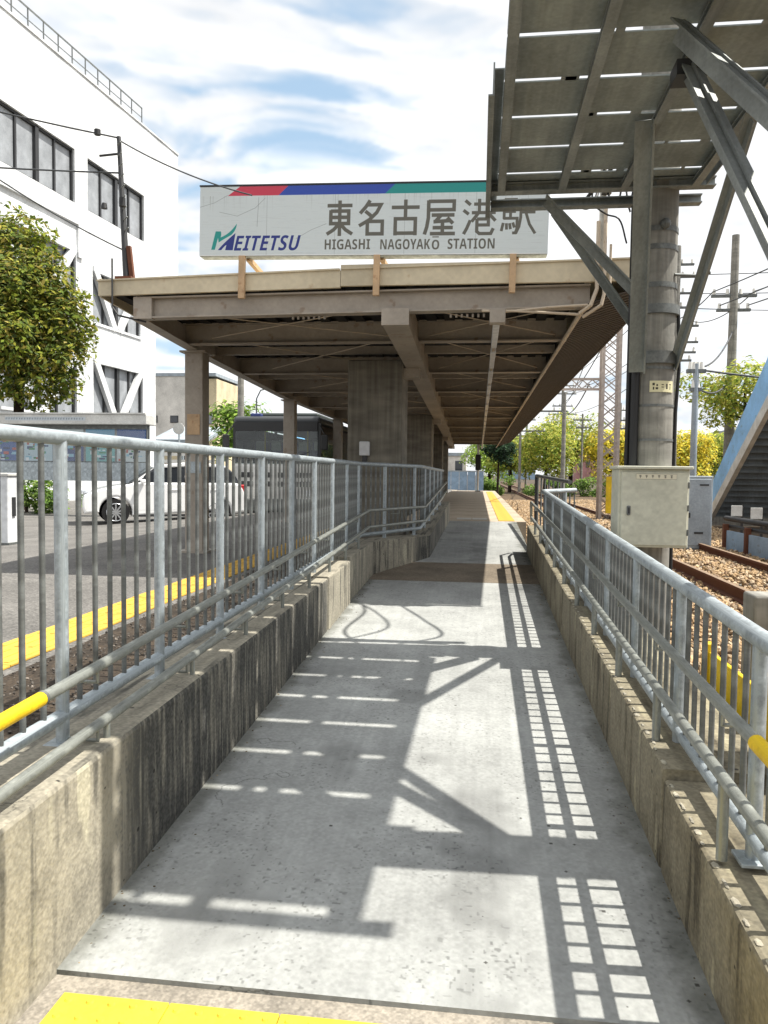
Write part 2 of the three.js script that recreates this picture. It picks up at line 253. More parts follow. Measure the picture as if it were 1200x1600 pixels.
function scatter(name, kindMat, n, place, r0, r1, tint) {
  const g = new THREE.IcosahedronGeometry(1, 0); const p = g.attributes.position; for (let i = 0; i < p.count; i++) { const k = 0.75 + 0.5 * hash(Math.round(p.getX(i) * 50), Math.round(p.getY(i) * 50), Math.round(p.getZ(i) * 50)); p.setXYZ(i, p.getX(i) * k, p.getY(i) * k * 0.75, p.getZ(i) * k); } g.computeVertexNormals();
  const o = new THREE.InstancedMesh(g, kindMat, n), m = new THREE.Matrix4(), q = new THREE.Quaternion(), c = new THREE.Color();
  for (let i = 0; i < n; i++) { const s = rr(r0, r1); q.setFromEuler(new THREE.Euler(rr(0, 6), rr(0, 6), rr(0, 6))); m.compose(V(...place(s)), q, V(s, s, s)); o.setMatrixAt(i, m); const t = rnd(), k = rr(0.6, 1.15); c.setRGB(...tint(t).map((v) => v * k)); o.setColorAt(i, c); }
  o.name = numbered(name); o.userData.kind = 'stuff'; o.castShadow = o.receiveShadow = true; scene.add(o); return o;
}
const stoneMat = mat({ color: 0xffffff, roughness: 0.95 });
tag(scatter('ballast', stoneMat, 60000, () => { const z = -1 - 44 * Math.pow(rnd(), 1.5), x = 1.15 + rnd() * 5.2; const hump = 0.08 * sstep(3.2, 3.6, x); return [x, 0.045 + hump + rr(0, 0.03), z]; }, 0.018, 0.042, (t) => t < 0.6 ? [0.42, 0.29, 0.16] : t < 0.85 ? [0.48, 0.37, 0.25] : [0.24, 0.16, 0.10]), 'brown and tan track ballast stones beside the ramp', 'gravel');
tag(scatter('litter', stoneMat, 420, () => { const d = 2 + 8 * rnd(), left = rnd() < 0.55; return [left ? -1.15 + 0.14 * rnd() * rnd() : 0.65 - 0.1 * rnd() * rnd(), 0.045 * d + 0.003, -d]; }, 0.002, 0.007, (t) => t < 0.7 ? [0.1, 0.08, 0.05] : [0.26, 0.2, 0.12]), 'dark grit and leaf litter along the foot of the ramp walls', 'litter');
tag(scatter('gravel', stoneMat, 3500, () => [-1.5 - rnd() * 0.68, 0.54 + rr(0, 0.012), 2 - rnd() * 11], 0.003, 0.009, (t) => t < 0.8 ? [0.09, 0.08, 0.07] : [0.22, 0.19, 0.16]), 'dark grit and pebbles behind the left fence', 'gravel');

// retaining walls
{
  const w = thing('retaining_wall', 'stained concrete retaining wall with dark streaks under the roadside fence', 'wall', [0, 0, 0]);
  const top = (d) => 0.588 + 0.015 * d;
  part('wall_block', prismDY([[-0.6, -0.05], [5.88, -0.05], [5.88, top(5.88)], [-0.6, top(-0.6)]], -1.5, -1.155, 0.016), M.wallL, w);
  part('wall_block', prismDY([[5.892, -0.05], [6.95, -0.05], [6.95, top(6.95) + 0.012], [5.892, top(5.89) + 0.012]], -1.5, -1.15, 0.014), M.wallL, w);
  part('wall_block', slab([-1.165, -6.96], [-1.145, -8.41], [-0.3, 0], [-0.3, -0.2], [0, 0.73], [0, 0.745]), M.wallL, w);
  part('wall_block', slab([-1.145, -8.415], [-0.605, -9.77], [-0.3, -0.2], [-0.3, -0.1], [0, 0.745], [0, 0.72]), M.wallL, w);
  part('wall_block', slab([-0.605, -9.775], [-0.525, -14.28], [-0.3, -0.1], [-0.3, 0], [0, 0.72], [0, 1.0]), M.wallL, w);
}
{
  const w = thing('retaining_wall', 'low brownish concrete wall under the trackside fence with chipped edge', 'wall', [0, 0, 0]);
  const top = (d) => 0.362 + 0.045 * d;
  part('wall_block', prismDY([[-0.6, -0.05], [2.72, -0.05], [2.72, top(2.72) - 0.035], [-0.6, top(-0.6) - 0.035]], 0.655, 1.04, 0.014), M.wallR, w);
  part('wall_block', prismDY([[2.73, -0.05], [10.45, -0.05], [10.45, top(10.45)], [2.73, top(2.73)]], 0.655, 1.04, 0.014), M.wallR, w);
  const chips = []; for (let d = 1.2; d < 6; d += rr(0.06, 0.12)) { const y = top(d) - (d < 2.72 ? 0.035 : 0), s = rr(0.02, 0.05); chips.push(new THREE.IcosahedronGeometry(1, 0).scale(rr(0.005, 0.012), rr(0.002, 0.005), s * 0.7).translate(0.668 + rr(0, 0.008), y + 0.0005, -d)); }
  const ch = part('edge_chips', chips, M.wallL, w); ch.userData.kind = 'stuff';
}

// ------------------------------------------------------------------ fences and handrails beside the ramp
function fenceRun(t, path, postGap, barGap, phase = 0, rTop = 0.0235) {      // path: [x, z, yBottomRail, yTopRail, yFoot]
  const postTop = [];
  part('top_rail', pipe(path.map((p) => [p[0], p[3], p[1]]), rTop, 12), M.galv, t);
  part('bottom_rail', pipe(path.map((p) => [p[0], p[2], p[1]]), 0.023, 10), M.galv, t);
  const L = []; let acc = 0; for (let i = 0; i < path.length - 1; i++) { const l = Math.hypot(path[i + 1][0] - path[i][0], path[i + 1][1] - path[i][1]); L.push([acc, l]); acc += l; }
  const at = (s) => { let i = L.findIndex(([a, l]) => s <= a + l + 1e-6); if (i < 0) i = L.length - 1; const k = (s - L[i][0]) / L[i][1]; return path[i].map((v, c) => lerp(v, path[i + 1][c], k)); };
  const gBar = {}, bh = (h) => { const k = Math.round(h * 50) / 50; return gBar[k] ??= shared(new THREE.CylinderGeometry(0.0095, 0.0095, k, 8), M.galvDark); };
  for (let s = phase; s <= acc + 1e-6; s += postGap) {
    const p = at(s); part('post', [tube([p[0], p[4], p[1]], [p[0], p[3], p[1]], 0.021, 12), rbx(p[0] - 0.045, p[0] + 0.045, p[4], p[4] + 0.012, p[1] - 0.045, p[1] + 0.045, 0.004)], M.galv, t); postTop.push(p);
    const n = Math.round(postGap / barGap);
    for (let k = 1; k < n; k++) { const s2 = s + k * postGap / n; if (s2 > acc) break; const q = at(s2), h = q[3] - q[2]; const o = part('baluster', bh(h), M.galvDark, t); o.position.set(q[0], q[2] + h / 2, q[1]); o.scale.y = h / (Math.round(h * 50) / 50); }
  }
  return postTop;
}
{
  const t = thing('guard_fence', 'tall galvanised steel fence with vertical bars on the roadside wall', 'fence');
  const posts = fenceRun(t, [[-1.32, -0.02, 0.675, 1.6, 0.58], [-1.32, -8.6, 0.80, 1.61, 0.70], [-0.75, -9.95, 0.80, 1.6, 0.71], [-0.66, -14.25, 1.08, 1.57, 0.98]], 0.76, 0.109, 0);
  const h = thing('handrail', 'double grey handrail along the stained roadside wall with a yellow sleeve', 'handrail');
  const xz = [[-1.2, -0.4], [-1.2, -8.4], [-0.67, -9.75], [-0.585, -14.0]], up = [0.79 + 0.0144, 1.092, 1.087, 1.36], lo = [0.60 + 0.0144, 0.905, 0.91, 1.19];
  part('upper_rail', pipe(xz.map((p, i) => [p[0], up[i], p[1]]), 0.0175, 12), M.rail, h);
  part('lower_rail', pipe(xz.map((p, i) => [p[0], lo[i], p[1]]), 0.0175, 12), M.rail, h);
  part('grip_sleeve', tube([-1.2, 0.79 + 0.036 * 1.3, -1.3], [-1.2, 0.79 + 0.036 * 1.985, -1.985], 0.0205, 14), M.yellow, h);
  part('sleeve_ring', [tube([-1.2, 0.79 + 0.036 * 1.98, -1.98], [-1.2, 0.79 + 0.036 * 1.992, -1.992], 0.0215, 14)], M.galvDark, h);
  for (let i = 1; i < 12; i++) { const d = 0.02 + i * 0.76; if (d > 8.3) break; const yu = 0.79 + 0.036 * d, yl = 0.60 + 0.036 * d; part('bracket', pipe([[-1.31, yu - 0.05, -d], [-1.2, yu - 0.05, -d], [-1.2, yu, -d]], 0.006, 6), M.rail, h); part('bracket', pipe([[-1.31, yl - 0.05, -d], [-1.2, yl - 0.05, -d], [-1.2, yl, -d]], 0.006, 6), M.rail, h); part('support_stub', tube([-1.2, 0.588 + 0.015 * d, -d - 0.06], [-1.2, yl, -d - 0.06], 0.012, 8), M.rail, h); }
  for (const [x, z, y] of [[-0.93, -9.05, 1.09], [-0.62, -11.4, 1.19], [-0.59, -13.2, 1.3]]) part('bracket', pipe([[x - 0.1, y - 0.06, z], [x, y - 0.06, z], [x, y, z]], 0.006, 6), M.rail, h);
}
{
  const t = thing('guard_fence', 'galvanised steel fence with vertical bars on the trackside wall', 'fence');
  const Y = (d) => [0.41 + 0.043 * d, 0.98 + 0.0375 * d, 0.34 + 0.045 * d];
  const p = (x, d) => [x, -d, ...Y(d)];
  fenceRun(t, [p(0.78, 0.58), p(0.745, 9.0), [1.16, -9.5, 0.9, 1.33, 0.05]], 0.805, 0.1, 0, 0.027);
  const h = thing('handrail', 'double grey handrail along the low trackside wall with a yellow sleeve', 'handrail');
  const pt = (d, b) => [0.68, b + 0.036 * d, -d];
  part('upper_rail', pipe([pt(0.6, 0.79), pt(10.1, 0.79), [0.7, 0.95, -10.35]], 0.0175, 12), M.rail, h);
  part('lower_rail', pipe([pt(0.6, 0.60), pt(10.0, 0.60), [0.7, 0.9, -10.3]], 0.0175, 12), M.rail, h);
  part('grip_sleeve', tube(pt(1.2, 0.79), pt(1.93, 0.79), 0.0205, 14), M.yellow, h);
  for (let d = 1.385; d < 10; d += 0.805) part('support_stub', tube([0.69, 0.34 + 0.045 * d, -d], [0.69, 0.60 + 0.036 * d, -d], 0.016, 10), M.rail, h), part('bracket', pipe([[0.77, 0.74 + 0.036 * d, -d], [0.68, 0.74 + 0.036 * d, -d], [0.68, 0.79 + 0.036 * d, -d]], 0.006, 6), M.rail, h);
}
{
  const t = thing('platform_railing', 'dark railing beyond the end of the trackside fence', 'railing');
  part('post', bx(1.0, 1.06, 0.1, 1.5, -14.05, -13.99), M.frame, t);
  part('top_rail', pipe([[1.03, 1.5, -14.0], [1.2, 1.42, -10.4]], 0.03, 10), M.galvDark, t);
  for (let i = 0; i < 7; i++) part('bar', tube([lerp(1.03, 1.2, i / 7), 0.1, lerp(-13.7, -10.6, i / 7)], [lerp(1.03, 1.2, i / 7), lerp(1.5, 1.42, i / 7), lerp(-13.7, -10.6, i / 7)], 0.014, 8), M.galvDark, t);
}

// ------------------------------------------------------------------ tactile paving
{
  const dots = (n, s, r) => { const g = [rbx(-s / 2 + 0.0015, s / 2 - 0.0015, 0, 0.012, -s / 2 + 0.0015, s / 2 - 0.0015, 0.003)]; for (let i = 0; i < n; i++) for (let j = 0; j < n; j++) g.push(new THREE.CylinderGeometry(r * 0.7, r, 0.005, 10).translate((i + 0.5) / n * s - s / 2, 0.0145, (j + 0.5) / n * s - s / 2)); return g; };
  const g = shared(dots(5, 0.3, 0.0115), M.tactile);
  const t = thing('tactile_paving', 'bright yellow dotted tactile paving at the foot of the ramp', 'tactile paving');
  for (let i = 0; i < 8; i++) for (let j = 0; j < 2; j++) { const o = part('tile', g, M.tactile, t); o.position.set(-0.94 + i * 0.3, 0.077, -1.745 + j * 0.3); }
  const bars = [rbx(-0.173, 0.173, 0, 0.012, -0.173, 0.173, 0.003)]; for (let i = 0; i < 4; i++) bars.push(rbx(-0.125 + i * 0.083 - 0.014, -0.125 + i * 0.083 + 0.014, 0.01, 0.0165, -0.14, 0.14, 0.003));
  const gb = shared(bars, M.tactileOld);
  const t2 = thing('tactile_paving', 'weathered yellow tactile strip along the road behind the fence', 'tactile paving');
  for (let i = 0; i < 40; i++) { const o = part('tile', gb, M.tactileOld, t2); o.position.set(-2.5 + rr(-0.004, 0.004), 0.5 + rr(-0.002, 0.002), -0.6 - i * 0.35); }
  const gp = shared(rbx(-0.148, 0.148, 0, 0.012, -0.148, 0.148, 0.003), M.tactileOld);
  const t3 = thing('tactile_paving', 'yellow warning line running along the platform edge', 'tactile paving');
  for (let i = 0; i < 84; i++) { const o = part('tile', gp, M.tactileOld, t3); o.position.set(0.53, 0.643, -14.6 - i * 0.3); }
  const gw = shared(rbx(-0.14, 0.14, 0, 0.012, -0.2, 0.2, 0.003), M.whitePaint);
  const t4 = thing('floor_plate', 'two pale plates set in the platform at the head of the ramp', 'floor plate');
  for (const x of [-0.17, 0.13]) { const o = part('plate', gw, M.paleTrim, t4); o.position.set(x - 0.1, 0.643, -15.0); }
}

// ------------------------------------------------------------------ station canopy
const edgeX = (d) => { const t = [[7, -3.3], [9.36, -3.51], [14.6, -3.83], [18.9, -3.87], [41, -3.87]]; for (let i = 0; i < t.length - 1; i++) if (d <= t[i + 1][0]) return lerp(t[i][1], t[i + 1][1], (d - t[i][0]) / (t[i + 1][0] - t[i][0])); return -3.87; };
{
  const t = thing('station_canopy', 'long brown steel platform canopy with beige fascia and ribbed eaves', 'canopy');
  const girdX = (d) => -0.78 - 0.0187 * (d - 7);
  // roof deck in panels
  const ds = [7.03, 9.36, 11.4, 14.6, 17.2, 20.4, 24.2, 27.5, 31, 34.5, 38, 41];
  for (let i = 0; i < ds.length - 1; i++) {
    const a = ds[i] + 0.004, b = ds[i + 1] - 0.004;
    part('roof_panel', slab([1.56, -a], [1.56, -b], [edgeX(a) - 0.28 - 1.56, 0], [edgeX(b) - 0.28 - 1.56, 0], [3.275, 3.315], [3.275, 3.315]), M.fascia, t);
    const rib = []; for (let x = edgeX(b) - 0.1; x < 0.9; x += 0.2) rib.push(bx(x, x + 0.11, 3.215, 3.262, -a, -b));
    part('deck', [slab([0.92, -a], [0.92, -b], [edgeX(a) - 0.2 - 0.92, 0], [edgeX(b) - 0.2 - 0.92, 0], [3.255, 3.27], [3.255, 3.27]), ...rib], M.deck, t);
  }
  // fascias
  part('fascia', slab([1.62, -6.98], [1.62, -7.02], [-2.9, 0], [-2.9, 0], [3.203, 3.392], [3.203, 3.392]).applyMatrix4(new THREE.Matrix4().makeRotationZ(0.0)), M.fascia, t);
  part('fascia', hexa([[-1.284, 3.19, -6.98], [-3.61, 3.152, -6.98], [-3.61, 3.152, -7.02], [-1.284, 3.19, -7.02], [-1.284, 3.345, -6.98], [-3.61, 3.285, -6.98], [-3.61, 3.285, -7.02], [-1.284, 3.345, -7.02]].map((p) => [p[0], p[1], p[2]])), M.fascia, t);
  part('fascia_cap', [bar([1.62, 3.4, -6.99], [-1.28, 3.355, -6.99], 0.05, 0.014), bar([-1.29, 3.352, -6.99], [-3.62, 3.292, -6.99], 0.05, 0.014)], M.fascia, t);
  { let prev = 7.03; for (const d of [9.36, 14.6, 18.9, 41]) { part('fascia', slab([edgeX(prev) - 0.30, -prev], [edgeX(d) - 0.30, -d], [-0.02, 0], [-0.02, 0], [3.15, 3.325], [3.15, 3.325]), M.fascia, t); prev = d; } }
  part('fascia', bx(1.575, 1.6, 3.2, 3.32, -7.03, -41), M.soffit, t);
  // ribbed eave soffit on the track side
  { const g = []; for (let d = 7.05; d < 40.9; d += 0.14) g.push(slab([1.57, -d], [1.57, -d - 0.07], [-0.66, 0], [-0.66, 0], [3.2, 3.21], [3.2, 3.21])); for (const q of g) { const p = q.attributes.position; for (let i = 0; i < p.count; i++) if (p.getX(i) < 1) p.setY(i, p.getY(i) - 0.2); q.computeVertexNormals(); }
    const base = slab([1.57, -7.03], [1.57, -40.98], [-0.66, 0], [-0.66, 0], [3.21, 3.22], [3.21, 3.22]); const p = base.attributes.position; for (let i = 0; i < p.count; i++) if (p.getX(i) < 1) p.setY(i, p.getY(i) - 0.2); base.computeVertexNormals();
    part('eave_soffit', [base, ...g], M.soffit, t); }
  // cross beams (I sections)
  const iBeam = (x0, x1, yb0, yb1, h, z, w = 0.13) => [bar([x0, yb0 + 0.007, z], [x1, yb1 + 0.007, z], w, 0.014), bar([x0, yb0 + h / 2, z], [x1, yb1 + h / 2, z], 0.016, h - 0.03), bar([x0, yb0 + h - 0.007, z], [x1, yb1 + h - 0.007, z], w, 0.014)];
  part('cross_beam', [...iBeam(-3.28, 0.95, 2.945, 2.995, 0.2, -7.09), bx(-3.28, -3.1, 2.94, 3.14, -7.1, -7.02)], M.canopy, t);
  for (const d of [8.75, 11.4, 14, 17.2, 20.4, 24.2, 27.5, 31, 34.5, 38]) part('cross_beam', iBeam(edgeX(d), 0.93, 2.98, 2.99, 0.24, -d), M.canopy, t);
  for (const d of [10.1, 12.7, 15.6, 18.8, 22.3, 25.8, 29.2, 32.7]) part('purlin', bar([edgeX(d), 3.12, -d], [0.93, 3.12, -d], 0.06, 0.1), M.canopy, t);
  // edge girder and central girder
  { let prev = 7.0; for (const d of [9.36, 14.6, 18.9, 41]) { part('edge_girder', [slab([edgeX(prev) + 0.06, -prev - 0.16], [edgeX(d) + 0.06, -d - 0.16], [-0.14, 0], [-0.14, 0], [2.97, 2.985], [2.97, 2.985]), slab([edgeX(prev), -prev - 0.16], [edgeX(d), -d - 0.16], [-0.02, 0], [-0.02, 0], [2.985, 3.2], [2.985, 3.2])], M.canopy, t); prev = d; } }
  part('main_girder', [slab([girdX(7.05) + 0.12, -7.05], [girdX(41) + 0.12, -41], [-0.24, 0], [-0.24, 0], [2.86, 2.98], [2.86, 2.98]), slab([girdX(7.1) + 0.1, -7.12], [girdX(41) + 0.1, -41], [-0.2, 0], [-0.2, 0], [2.98, 3.2], [2.98, 3.2])], M.canopy, t);
  part('end_plate', bx(-0.905, -0.655, 2.85, 3.0, -7.0, -7.045), M.canopy, t);
  // columns with base plates and a notice
  for (const d of [9.2, 15.3, 20.8, 26.3, 31.8, 37.3]) { const x = edgeX(d) + 0.02; part('column', [rbx(x - 0.115, x + 0.115, 0.42, 2.97, -d - 0.115, -d + 0.115, 0.012), bx(x - 0.19, x + 0.19, 0.42, 0.525, -d - 0.19, -d + 0.19), bx(x - 0.16, x + 0.16, 2.945, 2.967, -d - 0.17, -d + 0.17)], M.canopy, t); }
  // concrete pillars under the main girder
  for (const d of [9.8, 18.8, 27.8, 36.8]) { const x = girdX(d) - 0.505; part('pillar', rbx(x - 0.355, x + 0.355, 0.4, 2.955, -d - 0.7, -d, 0.025), M.pillar, t); part('bracket_beam', bx(x + 0.32, girdX(d) + 0.05, 2.74, 2.858, -d - 0.4, -d - 0.1), M.canopy, t); }
  // light trunking and gutter pipe hung under the cross beams
  part('hanger_box', rbx(0.07, 0.21, 2.86, 2.985, -7.0, -7.12, 0.006), M.canopy, t);
  for (let d = 7.2; d < 40; d += 1.62) { part('light_trunking', rbx(0.105, 0.165, 2.875, 2.93, -d, -d - 1.3, 0.006), M.white, t); part('trunking_joint', bx(0.12, 0.15, 2.89, 2.98, -d - 1.3, -d - 1.62), M.canopy, t); }
  part('gutter_pipe', [...pipe([[0.87, 2.945, -7.05], [0.88, 2.945, -40.8]], 0.022, 8)], M.pipeTan, t);
  part('conduit', [...pipe([[0.87, 2.93, -7.04], [0.3, 2.965, -7.02], [0.0, 2.97, -7.02]], 0.012, 8), ...pipe([[0.92, 3.0, -6.97], [0.6, 2.99, -7.0], [0.2, 2.96, -7.03]], 0.01, 8)], M.pipeTan, t);
  for (const [a, b] of [[7.2, 8.7], [8.8, 11.3], [11.5, 13.9], [14.1, 17.1], [17.3, 20.3]]) for (const [xa, xb] of [[-3.1, -1.0], [-1.0, -3.1], [-0.6, 0.8], [0.8, -0.6]]) part('brace_rod', tube([Math.max(xa, edgeX(a) + 0.1), 3.05, -a], [Math.max(xb, edgeX(b) + 0.1), 3.05, -b], 0.006, 6), M.pipeTan, t);
  for (const [x, d] of [[-2.0, 7.02], [-1.85, 7.02], [-0.05, 7.02], [0.1, 7.02]].slice(0, 0)) x;
  { const g = []; for (const x0 of [-1.75, -0.28]) for (let i = 0; i < 7; i++) g.push(new THREE.CylinderGeometry(0.012, 0.012, 0.03, 6).translate(x0 + i * 0.05, 2.945, -7.1)); part('bolts', g, M.canopy, t).userData.kind = 'stuff'; }
  part('notice_plate', bx(edgeX(9.2) - 0.06, edgeX(9.2) + 0.10, 1.95, 2.2, -9.083, -9.075), M.tan, t);
  part('notice_plate', bx(edgeX(9.2) - 0.075, edgeX(9.2) + 0.115, 1.48, 1.62, -9.083, -9.075), M.galv, t);
}

// ------------------------------------------------------------------ station name sign
{
  const W = 3.17, H = 0.632, t = thing('station_sign', 'wide pale grey station name sign with stripes and company logo on the canopy roof', 'sign', [-1.017, 3.78, -6.95]);
  t.rotation.z = -0.0158;
  const KANJI = [
    [514, 563, [[8, 16, 92, 16], [20, 31, 80, 31, 80, 65, 20, 65, 20, 28], [20, 48, 80, 48], [50, 2, 50, 99], [48, 66, 30, 82, 7, 94], [52, 66, 70, 82, 93, 94]]],
    [566, 613, [[42, 3, 28, 20, 8, 38], [36, 15, 80, 15, 66, 36, 40, 56, 5, 72], [26, 32, 48, 46], [34, 58, 34, 99], [34, 60, 86, 60, 86, 99], [34, 94, 86, 94]]],
    [617, 666, [[4, 23, 96, 23], [50, 2, 50, 54], [17, 99, 17, 54, 83, 54, 83, 99], [17, 93, 83, 93]]],
    [669, 721, [[14, 8, 92, 8, 92, 31, 14, 31], [14, 5, 14, 52, 10, 76, 3, 97], [24, 45, 94, 45], [54, 45, 36, 62], [30, 63, 84, 60], [72, 52, 90, 68], [28, 79, 90, 79], [58, 64, 58, 95], [20, 95, 97, 95]]],
    [728, 781, [[8, 7, 24, 19], [3, 33, 19, 44], [5, 97, 14, 82, 24, 60], [34, 17, 94, 17], [28, 40, 99, 40], [50, 3, 50, 40], [77, 3, 77, 40], [47, 42, 28, 64], [78, 42, 99, 62], [44, 57, 78, 57, 78, 73, 44, 73], [44, 56, 44, 90, 52, 96, 86, 96, 93, 82]]],
    [786, 841, [[10, 5, 10, 58], [10, 6, 47, 6], [10, 22, 43, 22], [10, 38, 43, 38], [28, 6, 28, 56], [8, 56, 47, 56, 47, 84, 43, 95, 34, 95], [8, 68, 3, 90], [17, 69, 18, 86], [26, 69, 29, 85], [35, 67, 40, 81], [57, 8, 94, 8, 94, 40, 57, 40], [57, 6, 57, 54, 53, 78, 44, 97], [71, 40, 82, 72, 99, 97]]],
  ];
  const face = canvasTex(2048, 408, (g, w, h) => {
    const sx = w / 547, sy = h / 109, X = (x) => (x - 312) * sx, Yo = (x) => 292 - (x - 312) * 0.0158, Y = (x, y) => (y - Yo(x)) * sy;
    g.fillStyle = '#cbd3d4'; g.fillRect(0, 0, w, h);
    for (let i = 0; i < 2600; i++) { g.fillStyle = `rgba(${rnd() < 0.5 ? '90,90,85' : '235,238,238'},${rr(0.01, 0.05)})`; g.fillRect(rr(0, w), rr(0, h), rr(2, 90), rr(1, 6)); }
    const quad = (c, p) => { g.fillStyle = c; g.beginPath(); p.forEach(([x, y], i) => (i ? g.lineTo(x * sx, y * sy) : g.moveTo(x * sx, y * sy))); g.closePath(); g.fill(); };
    quad('#c4364f', [[45.5, 15], [66, 0], [144, 0], [128, 15]]); quad('#2646a5', [[128, 15], [144, 0], [313, 0], [297, 15]]); quad('#128a86', [[297, 15], [313, 0], [547, 0], [547, 15]]);
    g.fillStyle = 'rgba(70,72,70,.35)'; for (const x of [0.2, 0.4, 0.6, 0.8]) g.fillRect(w * x, 56, 2, h - 56);
    for (let i = 0; i < 60; i++) { const x = rr(0, w), l = rr(20, 120), gr = g.createLinearGradient(0, 56, 0, 56 + l); gr.addColorStop(0, 'rgba(80,78,70,.16)'); gr.addColorStop(1, 'rgba(80,78,70,0)'); g.fillStyle = gr; g.fillRect(x, 56, rr(1, 5), l); }
    g.strokeStyle = 'rgba(70,74,76,.5)'; g.lineWidth = 2.2; for (const q of [[0, 120, 90, 95, 170, 52], [120, 150, 230, 175, 340, 128, 400, 70], [360, 66, 356, 150, 352, 240], [590, 310, 680, 260, 770, 225]]) { g.beginPath(); for (let i = 0; i < q.length; i += 2) i ? g.lineTo(q[i], q[i + 1]) : g.moveTo(q[0], q[1]); g.stroke(); }
    // kanji drawn stroke by stroke
    g.strokeStyle = '#5d5b52'; g.lineWidth = 5.6 * sx; g.lineJoin = 'miter'; g.lineCap = 'butt';
    for (const [x0, x1, strokes] of KANJI) for (const s of strokes) { g.lineWidth = (x0 > 780 ? 4.3 : x0 > 720 ? 5.0 : 5.6) * sx; g.beginPath(); for (let i = 0; i < s.length; i += 2) { const x = lerp(x0 + 1, x1 - 1, s[i] / 100), y = Y(0.5 * (x0 + x1), lerp(312, 368.5, s[i + 1] / 100) - (x0 - 514) * 0.0155); i ? g.lineTo(X(x), y) : g.moveTo(X(x), y); } g.stroke(); }
    const text = (str, x0, x1, ytop, ybot, font, color, skew = 0) => { g.save(); g.font = `bold 100px ${font}`; const m = g.measureText(str), cap = 72; g.fillStyle = color; g.translate(X(x0), Y(x0, ybot)); g.transform(1, 0, -skew, 1, 0, 0); g.scale((X(x1) - X(x0)) / m.width, (ybot - ytop) * sy / cap); g.fillText(str, 0, 0); g.restore(); };
    const f2 = '#5d5b52'; text('HIGASHI', 514, 588, 373.5, 389, 'sans-serif', f2); text('NAGOYAK', 602, 681, 372.5, 388, 'sans-serif', f2); text('O', 682.5, 696, 372.8, 387.3, 'sans-serif', f2); text('STATION', 707, 781, 371, 386.5, 'sans-serif', f2);
    g.fillStyle = f2; g.fillRect(X(684), Y(690, 367.5), X(694) - X(684), 1.7 * sy);
    // company logo
    text('EITETSU', 366, 474, 368.5, 392, 'sans-serif', '#1c2c7c', 0.24);
    const poly = (c, p) => { g.fillStyle = c; g.beginPath(); p.forEach((q, i) => { const x = X(q[0]), y = Y(q[0], q[1]); if (!i) g.moveTo(x, y); else if (q.length === 4) g.quadraticCurveTo(x, y, X(q[2]), Y(q[2], q[3])); else g.lineTo(x, y); }); g.closePath(); g.fill(); };
    poly('#1b8f88', [[338.5, 362], [347, 362], [348.5, 368, 346.5, 371.5], [362, 366, 373, 349.5], [372.5, 360, 364, 367.5], [352, 374, 343.5, 379.5], [342.5, 372], [337.5, 391], [331.5, 391]]);
    poly('#1c2c7c', [[342.5, 391.5], [352, 380, 371, 364.5], [367, 391.5], [354.5, 391.5], [356.5, 383], [352, 386, 348, 391.5]]);
    g.fillStyle = 'rgba(60,60,60,.55)'; g.fillRect(0, 0, w, 3); g.fillStyle = 'rgba(245,245,245,.6)'; g.fillRect(0, h - 5, w, 5);
  });
  const fm = mat({ map: face, roughness: 0.5 });
  part('sign_box', rbx(-W / 2, W / 2, -H / 2, H / 2, -0.14, -0.003, 0.008), M.galv, t);
  part('sign_face', new THREE.PlaneGeometry(W - 0.006, H - 0.006).translate(0, 0, 0.001), fm, t, true);
  part('top_trim', bx(-W / 2 - 0.004, W / 2 + 0.004, H / 2, H / 2 + 0.012, -0.145, 0.004), M.frame, t);
  for (const x of [-2.19, -0.94, 0.27]) { const lx = x + 1.017; part('support_post', bx(lx - 0.028, lx + 0.028, -0.7 + 0.02 * (x + 2.19), -H / 2, -0.025, 0.02), M.tan, t); part('support_strut', bar([lx + 0.12, -0.45, -0.7], [lx + 0.03, -H / 2 - 0.0, -0.09], 0.04, 0.04), M.tan, t); }
}

